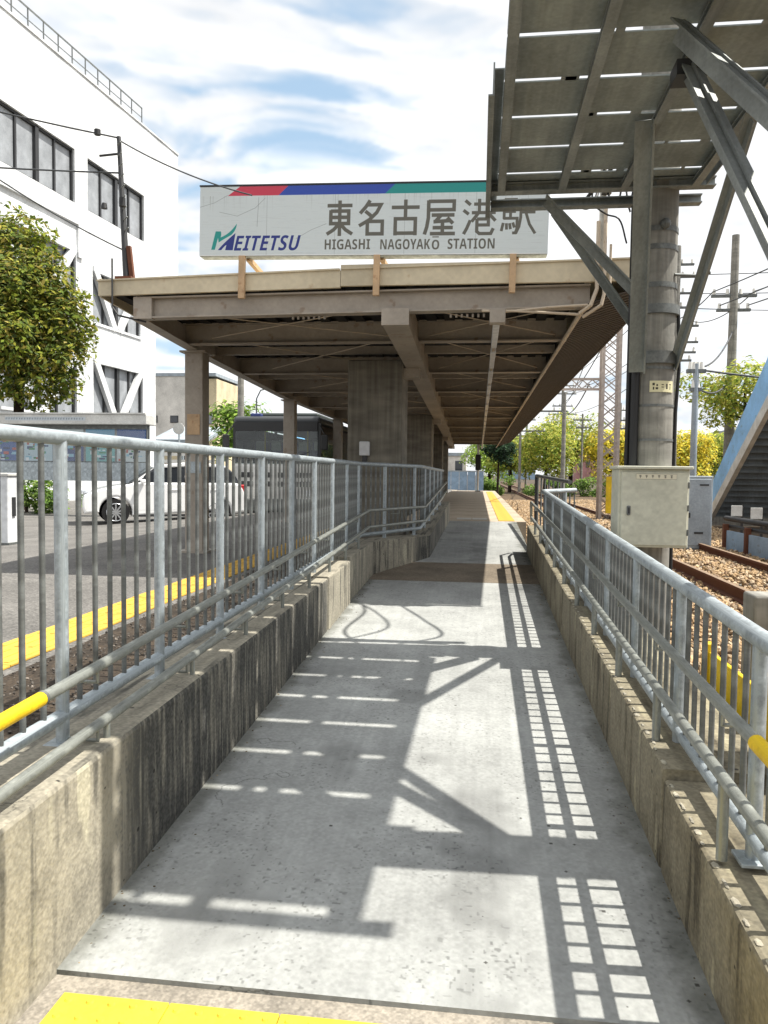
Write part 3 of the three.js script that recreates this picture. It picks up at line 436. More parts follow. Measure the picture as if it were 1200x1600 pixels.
// ------------------------------------------------------------------ pole mounted platform, poles, cabinet
{
  const t = thing('pole_platform', 'grey steel plank platform overhead between two concrete poles', 'maintenance platform');
  for (let i = 0; i < 8; i++) { const z = -2.4 - i * 0.4; const o = part('plank', [bx(0.09, 1.41, 3.474, 3.481, z - 0.382, z - 0.018)], M.plank, t); }
  for (const x of [0.115, 0.515, 0.92, 1.37]) part('joist', [bx(x - 0.025, x + 0.025, 3.40, 3.407, -2.3, -5.32), bx(x - 0.004, x + 0.004, 3.407, 3.44, -2.3, -5.32), bx(x - 0.025, x + 0.025, 3.433, 3.44, -2.3, -5.32)], M.steel, t);
  for (const [z, a, b] of [[-2.33, 3.32, 3.399], [-2.93, 3.32, 3.399], [-5.36, 3.405, 3.465], [-5.68, 3.405, 3.465]]) part('cross_beam', [bx(0.05, 1.5, a, a + 0.008, z - 0.04, z + 0.04), bx(0.05, 1.5, a + 0.008, b - 0.008, z - 0.006, z + 0.006), bx(0.05, 1.5, b - 0.008, b, z - 0.04, z + 0.04)], M.steel, t);
  { const g = []; for (let i = 0; i < 8; i++) for (let k = 0; k < 4; k++) { const x = rr(0.35, 1.35), w = rr(0.01, 0.07), z = -2.4 - i * 0.4; g.push(bx(x, x + w, 3.4735, 3.4805, z - 0.0179, z + 0.0179)); } part('gap_clip', g, M.steel, t).userData.kind = 'stuff'; }
  part('side_plate', [bx(0.035, 0.043, 3.36, 3.52, -3.9, -5.72), bx(0.012, 0.035, 3.36, 3.368, -3.9, -5.72), bx(0.043, 0.09, 3.485, 3.491, -3.9, -5.72)], M.steel, t);
  part('side_plate', bx(1.43, 1.438, 3.40, 3.5, -2.3, -5.3), M.steel, t);
  const ang = (p, q, w = 0.075) => [bar(p, q, w, 0.009), bar([p[0], p[1] - w / 2, p[2]], [q[0], q[1] - w / 2, q[2]], 0.009, w)];
  part('brace', ang([1.38, 3.40, -4.3], [1.30, 2.28, -5.42]), M.steel, t);
  part('brace', ang([1.38, 3.40, -3.5], [1.26, 2.0, -2.72]), M.steel, t);
  part('brace', ang([0.42, 3.40, -5.42], [1.08, 2.72, -5.42], 0.07), M.steel, t);
  part('brace', ang([0.50, 3.40, -5.64], [1.14, 2.52, -5.7], 0.07), M.steel, t);
  part('brace', ang([0.92, 3.40, -3.75], [1.18, 1.83, -2.7], 0.09), M.steel, t);
  part('brace', ang([0.80, 3.42, -3.45], [1.17, 2.5, -2.7], 0.09), M.steel, t);
  part('brace', [bar([0.86, 3.44, -4.42], [1.03, 2.2, -5.33], 0.1, 0.012), bar([0.905, 3.44, -4.39], [1.075, 2.2, -5.30], 0.012, 0.07)], M.steel, t);
  part('gusset', bx(0.86, 1.0, 3.33, 3.399, -3.85, -3.72), M.frame, t);
  part('collar', [new THREE.CylinderGeometry(0.16, 0.16, 0.08, 24).translate(1.17, 2.3, -5.48), new THREE.CylinderGeometry(0.16, 0.16, 0.06, 24).translate(1.17, 2.62, -5.48)], M.galvDark, t);
}
function concretePole(label, x, z, h, r0, r1, group) {
  const t = thing('utility_pole', label, 'pole', [x, 0.03, z], 0, group);
  part('shaft', new THREE.CylinderGeometry(r1, r0, h, 28).translate(0, h / 2, 0), M.pole, t, false); return t;
}
{
  const t = concretePole('thick concrete pole with bands and a small plate behind the grey cabinet', 1.17, -5.48, 6.2, 0.142, 0.125);
  for (const y of [1.72, 1.95, 2.2, 2.75, 3.0, 3.12]) part('band', new THREE.CylinderGeometry(0.147 - y * 0.003, 0.147 - y * 0.003, y > 2.5 ? 0.035 : 0.016, 28, 1, true).translate(0, y, 0), M.galvDark, t);
  part('number_plate', (() => { const g = new THREE.CylinderGeometry(0.141, 0.141, 0.075, 14, 1, true, -0.35, 1.25); g.translate(0, 2.075, 0); return g; })(), mat({ map: canvasTex(256, 96, (g, w, h) => { g.fillStyle = '#cfcaa6'; g.fillRect(0, 0, w, h); g.fillStyle = '#38362c'; for (const [x, y, a, b] of [[26, 18, 22, 22], [62, 30, 16, 16], [30, 52, 14, 24], [56, 56, 24, 18], [112, 30, 24, 8], [112, 50, 24, 8], [160, 26, 20, 44], [200, 26, 24, 10], [206, 44, 10, 30]]) g.fillRect(x, y, a, b); }), roughness: 0.7, side: THREE.DoubleSide }), t, true);
  part('cable', [...pipe([[-0.165, 0.2, 0.02], [-0.16, 3.3, 0.02]], 0.018, 8), ...pipe([[-0.14, 0.2, 0.1], [-0.13, 3.2, 0.09]], 0.028, 8)], M.black, t);
  part('cable', [...pipe([[0.155, 0.2, 0.0], [0.155, 1.9, 0.0], [0.17, 2.2, 0], [0.15, 2.6, 0.02]], 0.012, 8)], M.black, t);
  part('bracket', [...pipe([[0.1, 2.82, 0.09], [0.26, 2.82, 0.05], [0.34, 2.84, 0.05]], 0.01, 6), ...pipe([[0.26, 2.82, 0.05], [0.2, 2.4, 0.02]], 0.007, 6), ball([0.18, 2.43, 0.05], 0.03, 8), ball([0.02, 3.14, 0.15], 0.035, 8)], M.galvDark, t);
}
{
  const t = concretePole('thick concrete pole close by the fence at the near end of the platform', 1.32, -2.8, 6.2, 0.142, 0.125);
  part('band', new THREE.CylinderGeometry(0.145, 0.145, 0.05, 28, 1, true).translate(0, 1.9, 0), M.galvDark, t);
}
{
  const t = thing('distribution_cabinet', 'beige steel cabinet with a small label strip mounted on the thick concrete pole', 'cabinet', [1.115, -0.13, -5.23]);
  part('cabinet_body', rbx(-0.187, 0.187, 1.05, 1.5, -0.13, 0.125, 0.006), M.cabinet, t);
  part('door', rbx(-0.172, 0.178, 1.062, 1.485, 0.12, 0.138, 0.006), M.cabinet, t);
  part('hood', rbx(-0.2, 0.2, 1.5, 1.518, -0.145, 0.16, 0.005), M.cabinet, t);
  const hd = part('handle', rbx(-0.142, -0.122, 1.235, 1.29, 0.138, 0.15, 0.006), M.galvDark, t); part('handle_recess', bx(-0.137, -0.127, 1.245, 1.28, 0.15, 0.152), M.frame, hd);
  for (const y of [1.14, 1.28, 1.41]) part('hinge', new THREE.CylinderGeometry(0.006, 0.006, 0.035, 8).translate(0.182, y, 0.138), M.galvDark, t);
  part('label_strip', new THREE.PlaneGeometry(0.215, 0.032).translate(0.01, 1.458, 0.1395), mat({ map: canvasTex(512, 64, (g, w, h) => { g.fillStyle = '#cfcbb6'; g.fillRect(0, 0, w, h); g.strokeStyle = '#77746a'; g.lineWidth = 3; g.strokeRect(2, 2, w - 4, h - 4); g.fillStyle = '#3a3a38'; for (const x of [40, 118, 196, 274, 352, 430]) { g.fillRect(x, 16, 30, 6); g.fillRect(x + 12, 16, 6, 34); g.fillRect(x + 2, 30, 28, 5); if (x > 300) g.fillRect(x + 4, 42, 24, 6); } }), roughness: 0.6 }), t, true);
  t.scale.set(1.18, 1.12, 1);
}

// ------------------------------------------------------------------ masts and cables on the canopy
{
  const t = thing('cable_mast', 'thin leaning dark mast on the roadside corner of the canopy', 'mast', [-3.38, 3.29, -7.1]);
  part('mast_pole', tube([0, -0.02, 0], [-0.1, 1.4, -0.05], 0.034, 10, 0.02), M.frame, t);
  for (let i = 0; i < 9; i++) part('step', tube([-0.02 - i * 0.009, 0.5 + i * 0.1, 0], [0.03 - i * 0.009, 0.52 + i * 0.1, 0.03], 0.006, 5), M.galvDark, t);
  part('crossarm', pipe([[-0.09, 1.22, 0], [-0.26, 1.2, 0.02]], 0.012, 6), M.frame, t);
  part('insulator', [new THREE.CylinderGeometry(0.03, 0.03, 0.05, 10).translate(-0.28, 1.42, 0.02), new THREE.CylinderGeometry(0.022, 0.03, 0.05, 10).translate(-0.2, 0.72, 0.05), new THREE.CylinderGeometry(0.03, 0.03, 0.08, 10).translate(-0.02, 0.75, 0.05)], M.black, t);
  part('bracket', [bx(-0.08, 0.08, -0.03, 0.05, -0.1, 0.09), bar([0.06, 0, 0], [0.02, 0.35, 0], 0.04, 0.04)], M.rust, t);
  part('conduit', pipe([[-0.08, 0.2, 0.14], [-0.08, -0.25, 0.14], [-0.02, -0.33, 0.14], [0.2, -0.37, 0.02]], 0.009, 6), M.frame, t);
}
{
  const t = thing('cable_mast', 'pale conduit mast with insulators on the trackside corner of the canopy', 'mast', [1.03, 3.41, -7.0]);
  part('mast_pole', tube([0, -0.02, 0], [0, 0.85, 0], 0.028, 10), M.paleTrim, t);
  part('conduit', [...pipe([[-0.04, 0.3, 0.05], [-0.04, -0.28, 0.05], [-0.09, -0.42, 0.05], [-0.17, -0.47, -0.03]], 0.017, 8), ...pipe([[0.02, 0.4, 0.06], [0.02, -0.33, 0.06], [0.0, -0.42, 0.06], [-0.14, -0.5, -0.05]], 0.015, 8), ...pipe([[0.07, 0.1, 0.05], [0.07, -0.36, 0.05]], 0.012, 8)], M.pipeTan, t);
  for (const [x, y] of [[0.02, 0.55], [0.16, 0.62], [0.26, 0.48]]) part('insulator', [new THREE.CylinderGeometry(0.035, 0.045, 0.04, 10).translate(x, y, 0.05), new THREE.CylinderGeometry(0.025, 0.035, 0.05, 10).translate(x, y + 0.05, 0.05)], M.black, t);
  part('crossarm', [bar([-0.1, 0.6, 0.03], [0.36, 0.64, 0.03], 0.03, 0.03), bar([-0.05, 0.78, 0.03], [0.3, 0.8, 0.03], 0.03, 0.03)], M.galvDark, t);
  part('loop_cable', [new THREE.TubeGeometry(new THREE.CatmullRomCurve3([[0.02, 0.55, 0.06], [0.1, 0.4, 0.09], [0.16, 0.62, 0.07], [0.22, 0.35, 0.1], [0.3, 0.5, 0.06], [0.32, 0.2, 0.08]].map((p) => V(...p))), 24, 0.009, 5), new THREE.TubeGeometry(new THREE.CatmullRomCurve3([[-0.06, 0.7, 0.06], [-0.1, 0.45, 0.09], [0.02, 0.35, 0.07], [0.12, 0.3, 0.1], [0.2, 0.1, 0.06]].map((p) => V(...p))), 24, 0.008, 5)], M.black, t);
}
{
  const t = thing('speaker_box', 'small white box mounted on the nearest concrete pillar', 'box', [-1.46, 1.7, -9.8]);
  part('box_body', rbx(-0.065, 0.065, 0.03, 0.21, 0, 0.07, 0.012), M.white, t); part('bracket', bx(-0.03, 0.03, -0.06, 0.03, 0, 0.04), M.frame, t);
}

// ------------------------------------------------------------------ white building across the road
{
  const C = V(-16.17, 0, -40), D = V(-1.33, 0, 13.2).normalize(), ang = Math.atan2(D.x, D.z);        // local +z runs along the facade towards the viewer, local +x is outward
  const t = thing('office_building', 'large white concrete building with dark ribbon windows across the road', 'building', [C.x, 0.1, C.z], ang);
  const Y = (y) => y - 0.1, P = (n, g, m, p = t) => part(n, g, m, p);
  // local frame: x outward, z = s
  const wins = [[8.98, 13.6, 12.72, 14.94], [3.45, 8.08, 12.72, 14.94], [3.8, 7.75, 7.9, 10.45], [8.95, 13.6, 7.9, 10.9], [3.62, 7.75, 3.7, 6.46], [8.95, 13.6, 3.7, 6.46]];
  const S1 = 24, gs = [];
  // wall pieces around the openings: pieces stacked by rows
  const wall = (s0, s1, y0, y1, x1 = 0) => gs.push(bx(-9, x1, Y(y0), Y(y1), s0, s1));
  const row = (y0, y1, list, sEnd) => { let s = sEnd; for (const [a, b] of list) { wall(s, a, y0, y1); s = b; } wall(s, S1, y0, y1); };
  wall(2.38, S1, 0.1, 3.7); row(3.7, 6.46, [[3.62, 7.75], [8.95, 13.6]], 2.38); wall(2.38, S1, 6.46, 7.9); row(7.9, 10.45, [[3.8, 7.75], [8.95, 13.6]], 2.38); wall(2.38, 8.95, 10.45, 11.2); wall(8.95, 13.6, 10.9, 11.2); wall(13.6, S1, 10.45, 11.2);
  wall(0, S1, 11.2, 12.72); row(12.72, 14.94, [[3.45, 8.08], [8.98, 13.6]], 0); wall(0, S1, 14.94, 18.24);
  P('wall', gs, M.white);
  P('ledge', [bx(0, 0.12, Y(11.84), Y(11.94), 8.87, S1), bx(0, 0.1, Y(10.5), Y(11.86), 8.55, 8.9)], M.white);
  P('parapet_cap', bx(-0.4, 0.05, Y(18.24), Y(18.32), 0, S1), M.white);
  for (const [a, b, y0, y1] of wins) {
    const w = P('window', [bx(-0.32, -0.26, Y(y0), Y(y1), a, b), bx(-0.25, -0.1, Y(y0), Y(y0) + 0.07, a, b), bx(-0.25, -0.1, Y(y1) - 0.09, Y(y1), a, b), bx(-0.25, -0.1, Y(y0) + 0.07, Y(y1) - 0.09, a, a + 0.08), bx(-0.25, -0.1, Y(y0) + 0.07, Y(y1) - 0.09, b - 0.08, b)], M.frame);
    const n = 4, dw = (b - a) / n;
    for (let i = 0; i < n; i++) { P('pane', bx(-0.24, -0.2, Y(y0) + 0.08, Y(y1) - 0.1, a + i * dw + 0.05, a + (i + 1) * dw - 0.05), i % 2 ? M.blind : M.blind, w); if (i) P('mullion', bx(-0.25, i === 2 ? -0.06 : -0.12, Y(y0) + 0.07, Y(y1) - 0.09, a + i * dw - (i === 2 ? 0.1 : 0.05), a + i * dw + (i === 2 ? 0.1 : 0.05)), M.frame, w); }
  }
  for (const [a, b, y0, y1] of [wins[2], wins[4], wins[3], wins[5]]) { const m = (a + b) / 2 + 0.1; for (const e of [a + 0.15, b - 0.15]) P('brace', bar([-0.02, Y(y1) - 0.1, e], [-0.02, Y(y0) + 0.05, m + (e < m ? -0.18 : 0.18)], 0.18, 0.34), M.white); for (const g of [bx(-0.1, 0.06, Y(y1) - 0.22, Y(y1), a, b), bx(-0.1, 0.06, Y(y0), Y(y0) + 0.12, a, b)]) P('brace_frame', g, M.white); }
  // roof railing
  for (let s = 3.3; s < 20; s += 0.92) P('rail_post', bx(-0.2, -0.16, Y(18.32), Y(19.2), s, s + 0.04), M.galvDark);
  P('roof_railing', [bar([-0.18, Y(19.2), 3.3], [-0.18, Y(19.2), 20], 0.05, 0.05), bar([-0.18, Y(18.75), 3.3], [-0.18, Y(18.75), 20], 0.03, 0.03)], M.galvDark);
}

// ------------------------------------------------------------------ trees
function crownGeo(blobs, nLeaf, size, palette) {
  const pos = [], col = [], nor = [], tot = blobs.reduce((a, b) => a + b[3] * b[3] * b[3], 0), c = new THREE.Color(), q = new THREE.Quaternion(), E = new THREE.Euler();
  for (const [bx0, by0, bz0, R, flatY = 0.8] of blobs) {
    const n = Math.round(nLeaf * R * R * R / tot);
    for (let i = 0; i < n; i++) {
      let u = V(rr(-1, 1), rr(-1, 1), rr(-1, 1)); while (u.lengthSq() > 1 || u.lengthSq() < 0.02) u = V(rr(-1, 1), rr(-1, 1), rr(-1, 1));
      const l = u.length(), dir = u.clone().divideScalar(l), lump = 0.5 + 1.0 * fbm3(dir.x * 3.4 + bx0, dir.y * 3.4 + by0, dir.z * 3.4, 3, 33); u = dir.multiplyScalar(Math.pow(l, 0.55) * R * lump * (rnd() < 0.06 ? 1.18 : 1));
      const p = V(bx0 + u.x, by0 + u.y * flatY, bz0 + u.z), s = size * rr(0.6, 1.3);
      q.setFromUnitVectors(V(0, 1, 0), V(dir.x * 0.75 + rr(-0.7, 0.7), 0.75 + dir.y * 0.5 + rr(-0.6, 0.6), dir.z * 0.75 + rr(-0.7, 0.7)).normalize()); q.multiply(new THREE.Quaternion().setFromAxisAngle(V(0, 1, 0), rr(0, 6.28)));
      const pts = [V(0, 0, -s), V(s * 0.42, s * 0.08, 0), V(0, -s * 0.1, s), V(-s * 0.42, s * 0.08, 0)].map((v) => v.applyQuaternion(q).add(p));
      const nn = V(0, 1, 0).applyQuaternion(q), pal = palette[Math.floor(rnd() * palette.length)], k = rr(0.65, 1.75);
      for (const j of [0, 2, 1, 0, 3, 2]) { pos.push(pts[j].x, pts[j].y, pts[j].z); nor.push(nn.x, nn.y, nn.z); col.push(pal[0] * k, pal[1] * k, pal[2] * k); }
    }
  }
  const g = new THREE.BufferGeometry(); g.setAttribute('position', new THREE.Float32BufferAttribute(pos, 3)); g.setAttribute('normal', new THREE.Float32BufferAttribute(nor, 3)); g.setAttribute('color', new THREE.Float32BufferAttribute(col, 3)); return g;
}
function limb(p, q, r0, r1) { return tube(p, q, r0, 7, r1); }
function tree(name, label, x, z, y0, h, R, nLeaf, leaf, palette, group, spread = 1, drop = 1.7, own) {
  const t = thing(name, label, 'tree', [x, y0, z], 0, group);
  const blobs = own ?? [[0, h - R * 0.8, 0, R]]; for (let i = 0; i < 13 && !own; i++) { const a = rr(0, 6.28), k = rr(0.35, 0.95) * R * spread; blobs.push([Math.cos(a) * k, h - R * rr(0.25, drop), Math.sin(a) * k, R * rr(0.32, 0.58)]); }
  const g = [limb([0, 0, 0], [0.05 * R, h - R * 1.4, 0], R * 0.09, R * 0.055), limb([0.05 * R, h - R * 1.4, 0], [0, h - R * 0.3, 0], R * 0.055, R * 0.015)]; for (const b of blobs.slice(1, 9)) g.push(limb([0.04 * R, h - R * rr(1.2, 1.7), 0], b.slice(0, 3), R * 0.035, R * 0.008));
  part('trunk', g, M.bark, t);
  const c = part('crown', crownGeo(blobs, nLeaf, leaf, palette), M.leaf, t, true); return t;
}
const G1 = [[0.13, 0.17, 0.02], [0.17, 0.20, 0.02], [0.06, 0.09, 0.015], [0.27, 0.27, 0.035], [0.24, 0.20, 0.04], [0.08, 0.12, 0.02]], GY = [[0.26, 0.32, 0.05], [0.34, 0.36, 0.06], [0.15, 0.22, 0.04], [0.42, 0.4, 0.08]], YY = [[0.55, 0.44, 0.04], [0.5, 0.44, 0.05], [0.3, 0.34, 0.05], [0.6, 0.5, 0.07]], DK = [[0.02, 0.05, 0.02], [0.03, 0.07, 0.03], [0.015, 0.035, 0.018]];
tree('street_tree', 'leafy green street tree in front of the white building', -14.6, -22.9, 0.2, 8.6, 2.3, 30000, 0.105, G1, null, 1.0, 2.7, [[0, 6, 0, 1.9], [-0.2, 8, 0.1, 1.2], [0.9, 7, 0.3, 1.1], [1.7, 5.9, 0.2, 0.95], [1.5, 4.8, 0.4, 1.0], [1.0, 4.0, 0.3, 0.95], [-0.6, 4.4, 0.8, 1.3], [-1.6, 6.3, 0.3, 1.4], [0.4, 8.7, 0, 0.75], [-0.8, 8.8, 0.2, 0.8], [0.3, 5.3, 1.4, 1.2], [0.6, 6.8, 1.1, 1.0], [-1, 7.4, 0.9, 1.1], [2.2, 5.4, 0, 0.55], [1.2, 7.7, 0.3, 0.6], [2.0, 6.4, 0.3, 0.6], [1.7, 4.0, 0.2, 0.6], [2.5, 5.9, 0.3, 0.3], [1.75, 7.1, 0.3, 0.32], [0.9, 8.5, 0.3, 0.35], [0.1, 9.3, 0.2, 0.32], [-0.6, 9.5, 0.2, 0.3], [2.45, 4.9, 0.4, 0.3], [2.1, 3.6, 0.4, 0.3], [1.2, 3.1, 0.4, 0.35], [1.5, 8.0, 0.2, 0.28], [2.6, 6.6, 0.2, 0.22]]);
tree('small_tree', 'green tree beside a pole beyond the first canopy column', -15.6, -50, 0.1, 6.0, 1.9, 2500, 0.2, [[0.14, 0.24, 0.03], [0.22, 0.33, 0.05], [0.09, 0.15, 0.03]]);
tree('autumn_tree', 'sparse yellow green tree behind the blue footbridge stair', 9.35, -29, 0.05, 5.6, 1.25, 4200, 0.1, GY, null, 1.5);
{
  const list = [[2.6, -66, 5.0, 1.9, GY], [5.2, -62, 5.6, 2.2, GY], [7.6, -66, 6.6, 2.5, GY], [10.4, -64, 5.4, 2.1, YY], [12.8, -67, 5.8, 2.3, YY], [15.8, -62, 5.2, 2.2, YY], [0.9, -72, 5.4, 2.2, [[0.2, 0.3, 0.05], [0.3, 0.4, 0.08]]], [18.8, -66, 5.2, 2.2, GY]];
  const lab = ['small pale green tree at the left of the far row beyond the tracks', 'yellow green tree second in the far row beyond the tracks', 'tallest yellow green tree in the far row beyond the tracks', 'golden yellow tree left of the pink tower block', 'golden yellow tree below the pink tower block', 'golden yellow tree right behind the lattice mast', 'dull green tree beside the far end of the platform', 'yellow green tree at the right of the far row behind the cabinet'];
  list.forEach(([x, z, h, R, p], i) => tree('trackside_tree', lab[i], x, z, 0, h, R, 5200, 0.15, p, 'row of trees beyond the tracks'));
  tree('dark_tree', 'dark evergreen tree at the end of the platform', 1.25, -52, 0.1, 4.0, 1.0, 2600, 0.12, DK);
  for (const [x, z, w, h, l] of [[8, -56, 16, 1.5, 'long low green hedge beneath the yellow trees beyond the tracks'], [-14.6, -21.7, 4.2, 1.15, 'clipped green hedge behind the white notice board']]) {
    const bl = []; for (let i = 0; i < w * 2.2; i++) bl.push([rr(-w / 2, w / 2), rr(0.25, h - 0.4), rr(-0.35, 0.35), rr(0.35, 0.55)]);
    const t = thing('hedge', l, 'hedge', [x, x < 0 ? 0.2 : 0, z]); part('foliage', crownGeo(bl, w * 500, 0.11, [[0.08, 0.15, 0.03], [0.13, 0.22, 0.04], [0.2, 0.28, 0.06]]), M.leaf, t, true); part('stem', [tube([-w / 4, 0, 0], [-w / 4, h * 0.6, 0], 0.05), tube([w / 4, 0, 0], [w / 4, h * 0.6, 0], 0.05)], M.bark, t);
  }
}

// ------------------------------------------------------------------ notice board, post, car, truck
{
  const t = thing('notice_board', 'long roofed notice board with posters in front of the hedge', 'notice board', [-9.22, 0.2, -20.5]);
  const Y = (y) => y - 0.2, L = -5.6;
  part('roof', [rbx(L, 0.08, Y(2.78), Y(3.06), -0.5, 0.16, 0.02), bx(L, 0.06, Y(3.06), Y(3.1), -0.52, 0.2)], M.whitePaint, t);
  part('lettering', new THREE.PlaneGeometry(2.4, 0.1).translate(-2.9, Y(2.93), 0.163), mat({ map: canvasTex(768, 32, (g, w, h) => { g.fillStyle = '#b6bec4'; g.fillRect(0, 0, w, h); g.fillStyle = '#4b5560'; for (let x = 6; x < w - 20; x += 25) { g.fillRect(x, 8, 18, 3); g.fillRect(x + (x % 3) * 3, 8, 3, 17); g.fillRect(x + 3, 17, 14, 3); } }), roughness: 0.6 }), t, true);
  part('back_panel', bx(L, 0, Y(1.2), Y(2.78), -0.12, -0.06), M.galvDark, t);
  part('lower_panel', bx(L, 0, Y(1.2), Y(1.72), -0.05, 0.0), M.galv, t);
  const cols = ['#6fb3d6', '#3f67a8', '#cfe3ea', '#2f4f8a', '#7fc7c4', '#dfe6e4'];
  for (let i = 0; i < 6; i++) {
    const m = mat({ roughness: 0.4, color: 0xb4bcc0, map: canvasTex(128, 128, (g) => { const k = i; g.fillStyle = cols[k % 6]; g.fillRect(0, 0, 128, 128); g.fillStyle = cols[(k + 2) % 6]; g.fillRect(0, 0, 128, 34 + 10 * (k % 3)); for (let j = 0; j < 22; j++) { g.fillStyle = ['#ffffff', '#20406f', '#3c8f54', '#c95b4a', '#9fd0e4'][(j + k) % 5]; g.fillRect(rr(4, 100), rr(40, 118), rr(6, 30), rr(3, 14)); } }) });
    part('poster', new THREE.PlaneGeometry(0.86, 0.9).translate(L + 0.5 + i * 0.93, Y(2.2), -0.055), m, t, true);
  }
  part('glass_front', bx(L, -0.02, Y(1.74), Y(2.62), 0.0, 0.01), mat({ color: 0xffffff, transmission: 1, thickness: 0, roughness: 0.03 }), t);
  for (const x of [-0.03, L / 2, L + 0.05]) part('post', bx(x - 0.05, x + 0.05, 0, Y(2.8), -0.2, -0.13), M.galvDark, t);
}
{
  const t = thing('gate_post', 'square white post standing in the road at the edge of the picture', 'post', [-7.42, 0.31, -11.3]);
  part('post_body', rbx(-0.14, 0.14, 0, 1.08, -0.14, 0.14, 0.02), M.white, t); part('post_cap', rbx(-0.16, 0.16, 1.08, 1.13, -0.16, 0.16, 0.015), M.whitePaint, t); part('base_plate', bx(-0.18, 0.18, 0, 0.04, -0.18, 0.18), M.galvDark, t); part('latch', bx(0.14, 0.16, 0.45, 0.75, -0.04, 0.04), M.frame, t);
}
function car(label, paint, pos, turn) {
  const t = thing('parked_car', label, 'car', pos, turn), W = 1.6;
  const s = new THREE.Shape(); s.moveTo(0.06, 0.28); s.quadraticCurveTo(-0.03, 0.5, 0.05, 0.72); s.quadraticCurveTo(0.3, 0.88, 1.05, 0.98); s.lineTo(1.2, 1.02); s.lineTo(3.62, 1.02); s.quadraticCurveTo(3.86, 0.95, 3.86, 0.62); s.lineTo(3.84, 0.3); s.lineTo(3.5, 0.24);
  s.absarc(3.12, 0.31, 0.37, 0, Math.PI, false); s.lineTo(1.12, 0.22); s.absarc(0.75, 0.31, 0.37, 0, Math.PI, false); s.lineTo(0.06, 0.28);
  const ex = (shape, w, b) => new THREE.ExtrudeGeometry(shape, { depth: w - 2 * b, bevelEnabled: true, bevelSize: b, bevelThickness: b, bevelOffset: -b, bevelSegments: 3, curveSegments: 16 }).translate(0, 0, -w + b);
  part('body', ex(s, W, 0.05), paint, t);
  const c = new THREE.Shape(); c.moveTo(1.02, 0.99); c.quadraticCurveTo(1.5, 1.38, 1.85, 1.46); c.quadraticCurveTo(2.6, 1.54, 3.3, 1.45); c.quadraticCurveTo(3.6, 1.36, 3.74, 0.98); c.lineTo(1.02, 0.99);
  part('cabin', ex(c, W - 0.14, 0.08).translate(0, 0, -0.07), M.glass, t);
  const r = new THREE.Shape(); r.moveTo(1.62, 1.395); r.quadraticCurveTo(1.9, 1.49, 2.4, 1.515); r.quadraticCurveTo(3.0, 1.52, 3.4, 1.43); r.lineTo(3.4, 1.385); r.quadraticCurveTo(2.6, 1.47, 1.62, 1.355);
  part('roof', ex(r, W - 0.1, 0.02).translate(0, 0, -0.05), paint, t);
  part('pillar', [bar([2.42, 1.0, -0.06], [2.4, 1.46, -0.12], 0.03, 0.1), bar([3.2, 1.0, -0.06], [3.12, 1.44, -0.12], 0.03, 0.14), bar([1.15, 1.0, -0.06], [1.72, 1.42, -0.12], 0.03, 0.05)], paint, t);
  for (const z of [-0.01, -W + 0.01]) for (const x of [0.75, 3.12]) {
    const w = part('wheel', new THREE.CylinderGeometry(0.31, 0.31, 0.2, 28).rotateX(Math.PI / 2).translate(x, 0.31, z + (z < -1 ? 0.1 : -0.1)), M.rubber, t);
    const sp = []; for (let i = 0; i < 10; i++) sp.push(new THREE.BoxGeometry(0.035, 0.17, 0.015).translate(0, 0.115, 0).rotateZ(i * Math.PI / 5).translate(x, 0.31, z + (z < -1 ? -0.005 : 0.005))); sp.push(new THREE.TorusGeometry(0.205, 0.014, 6, 28).translate(x, 0.31, z + 0.002), new THREE.CylinderGeometry(0.04, 0.04, 0.02, 12).rotateX(Math.PI / 2).translate(x, 0.31, z + 0.006));
    part('rim', sp, M.chrome, w);
  }
  part('sill', bx(1.15, 2.72, 0.2, 0.25, -0.09, -0.01), M.frame, t);
  part('headlight', rbx(0.04, 0.4, 0.66, 0.8, -0.22, -0.03, 0.03), M.chrome, t); part('headlight', rbx(0.04, 0.4, 0.66, 0.8, -W + 0.03, -W + 0.22, 0.03), M.chrome, t);
  part('taillight', rbx(3.7, 3.87, 0.7, 0.98, -0.16, -0.01, 0.03), M.red, t); part('taillight', rbx(3.7, 3.87, 0.7, 0.98, -W + 0.01, -W + 0.16, 0.03), M.red, t);
  part('mirror', rbx(1.3, 1.42, 1.0, 1.1, 0.0, 0.14, 0.03), paint, t);
  for (const x of [1.28, 2.4]) part('door', bx(x, x + 1.0 - (x > 2 ? 0.28 : 0), 0.36, 0.97, -0.008, 0.002), paint, t);
  for (const x of [2.05, 2.98]) part('handle', rbx(x, x + 0.14, 0.83, 0.86, 0.002, 0.02, 0.008), paint, t);
  return t;
}
car('white hatchback parked across the road behind the fence', M.carWhite, [-9.15, 0.2, -16.85], 31 * Math.PI / 180);
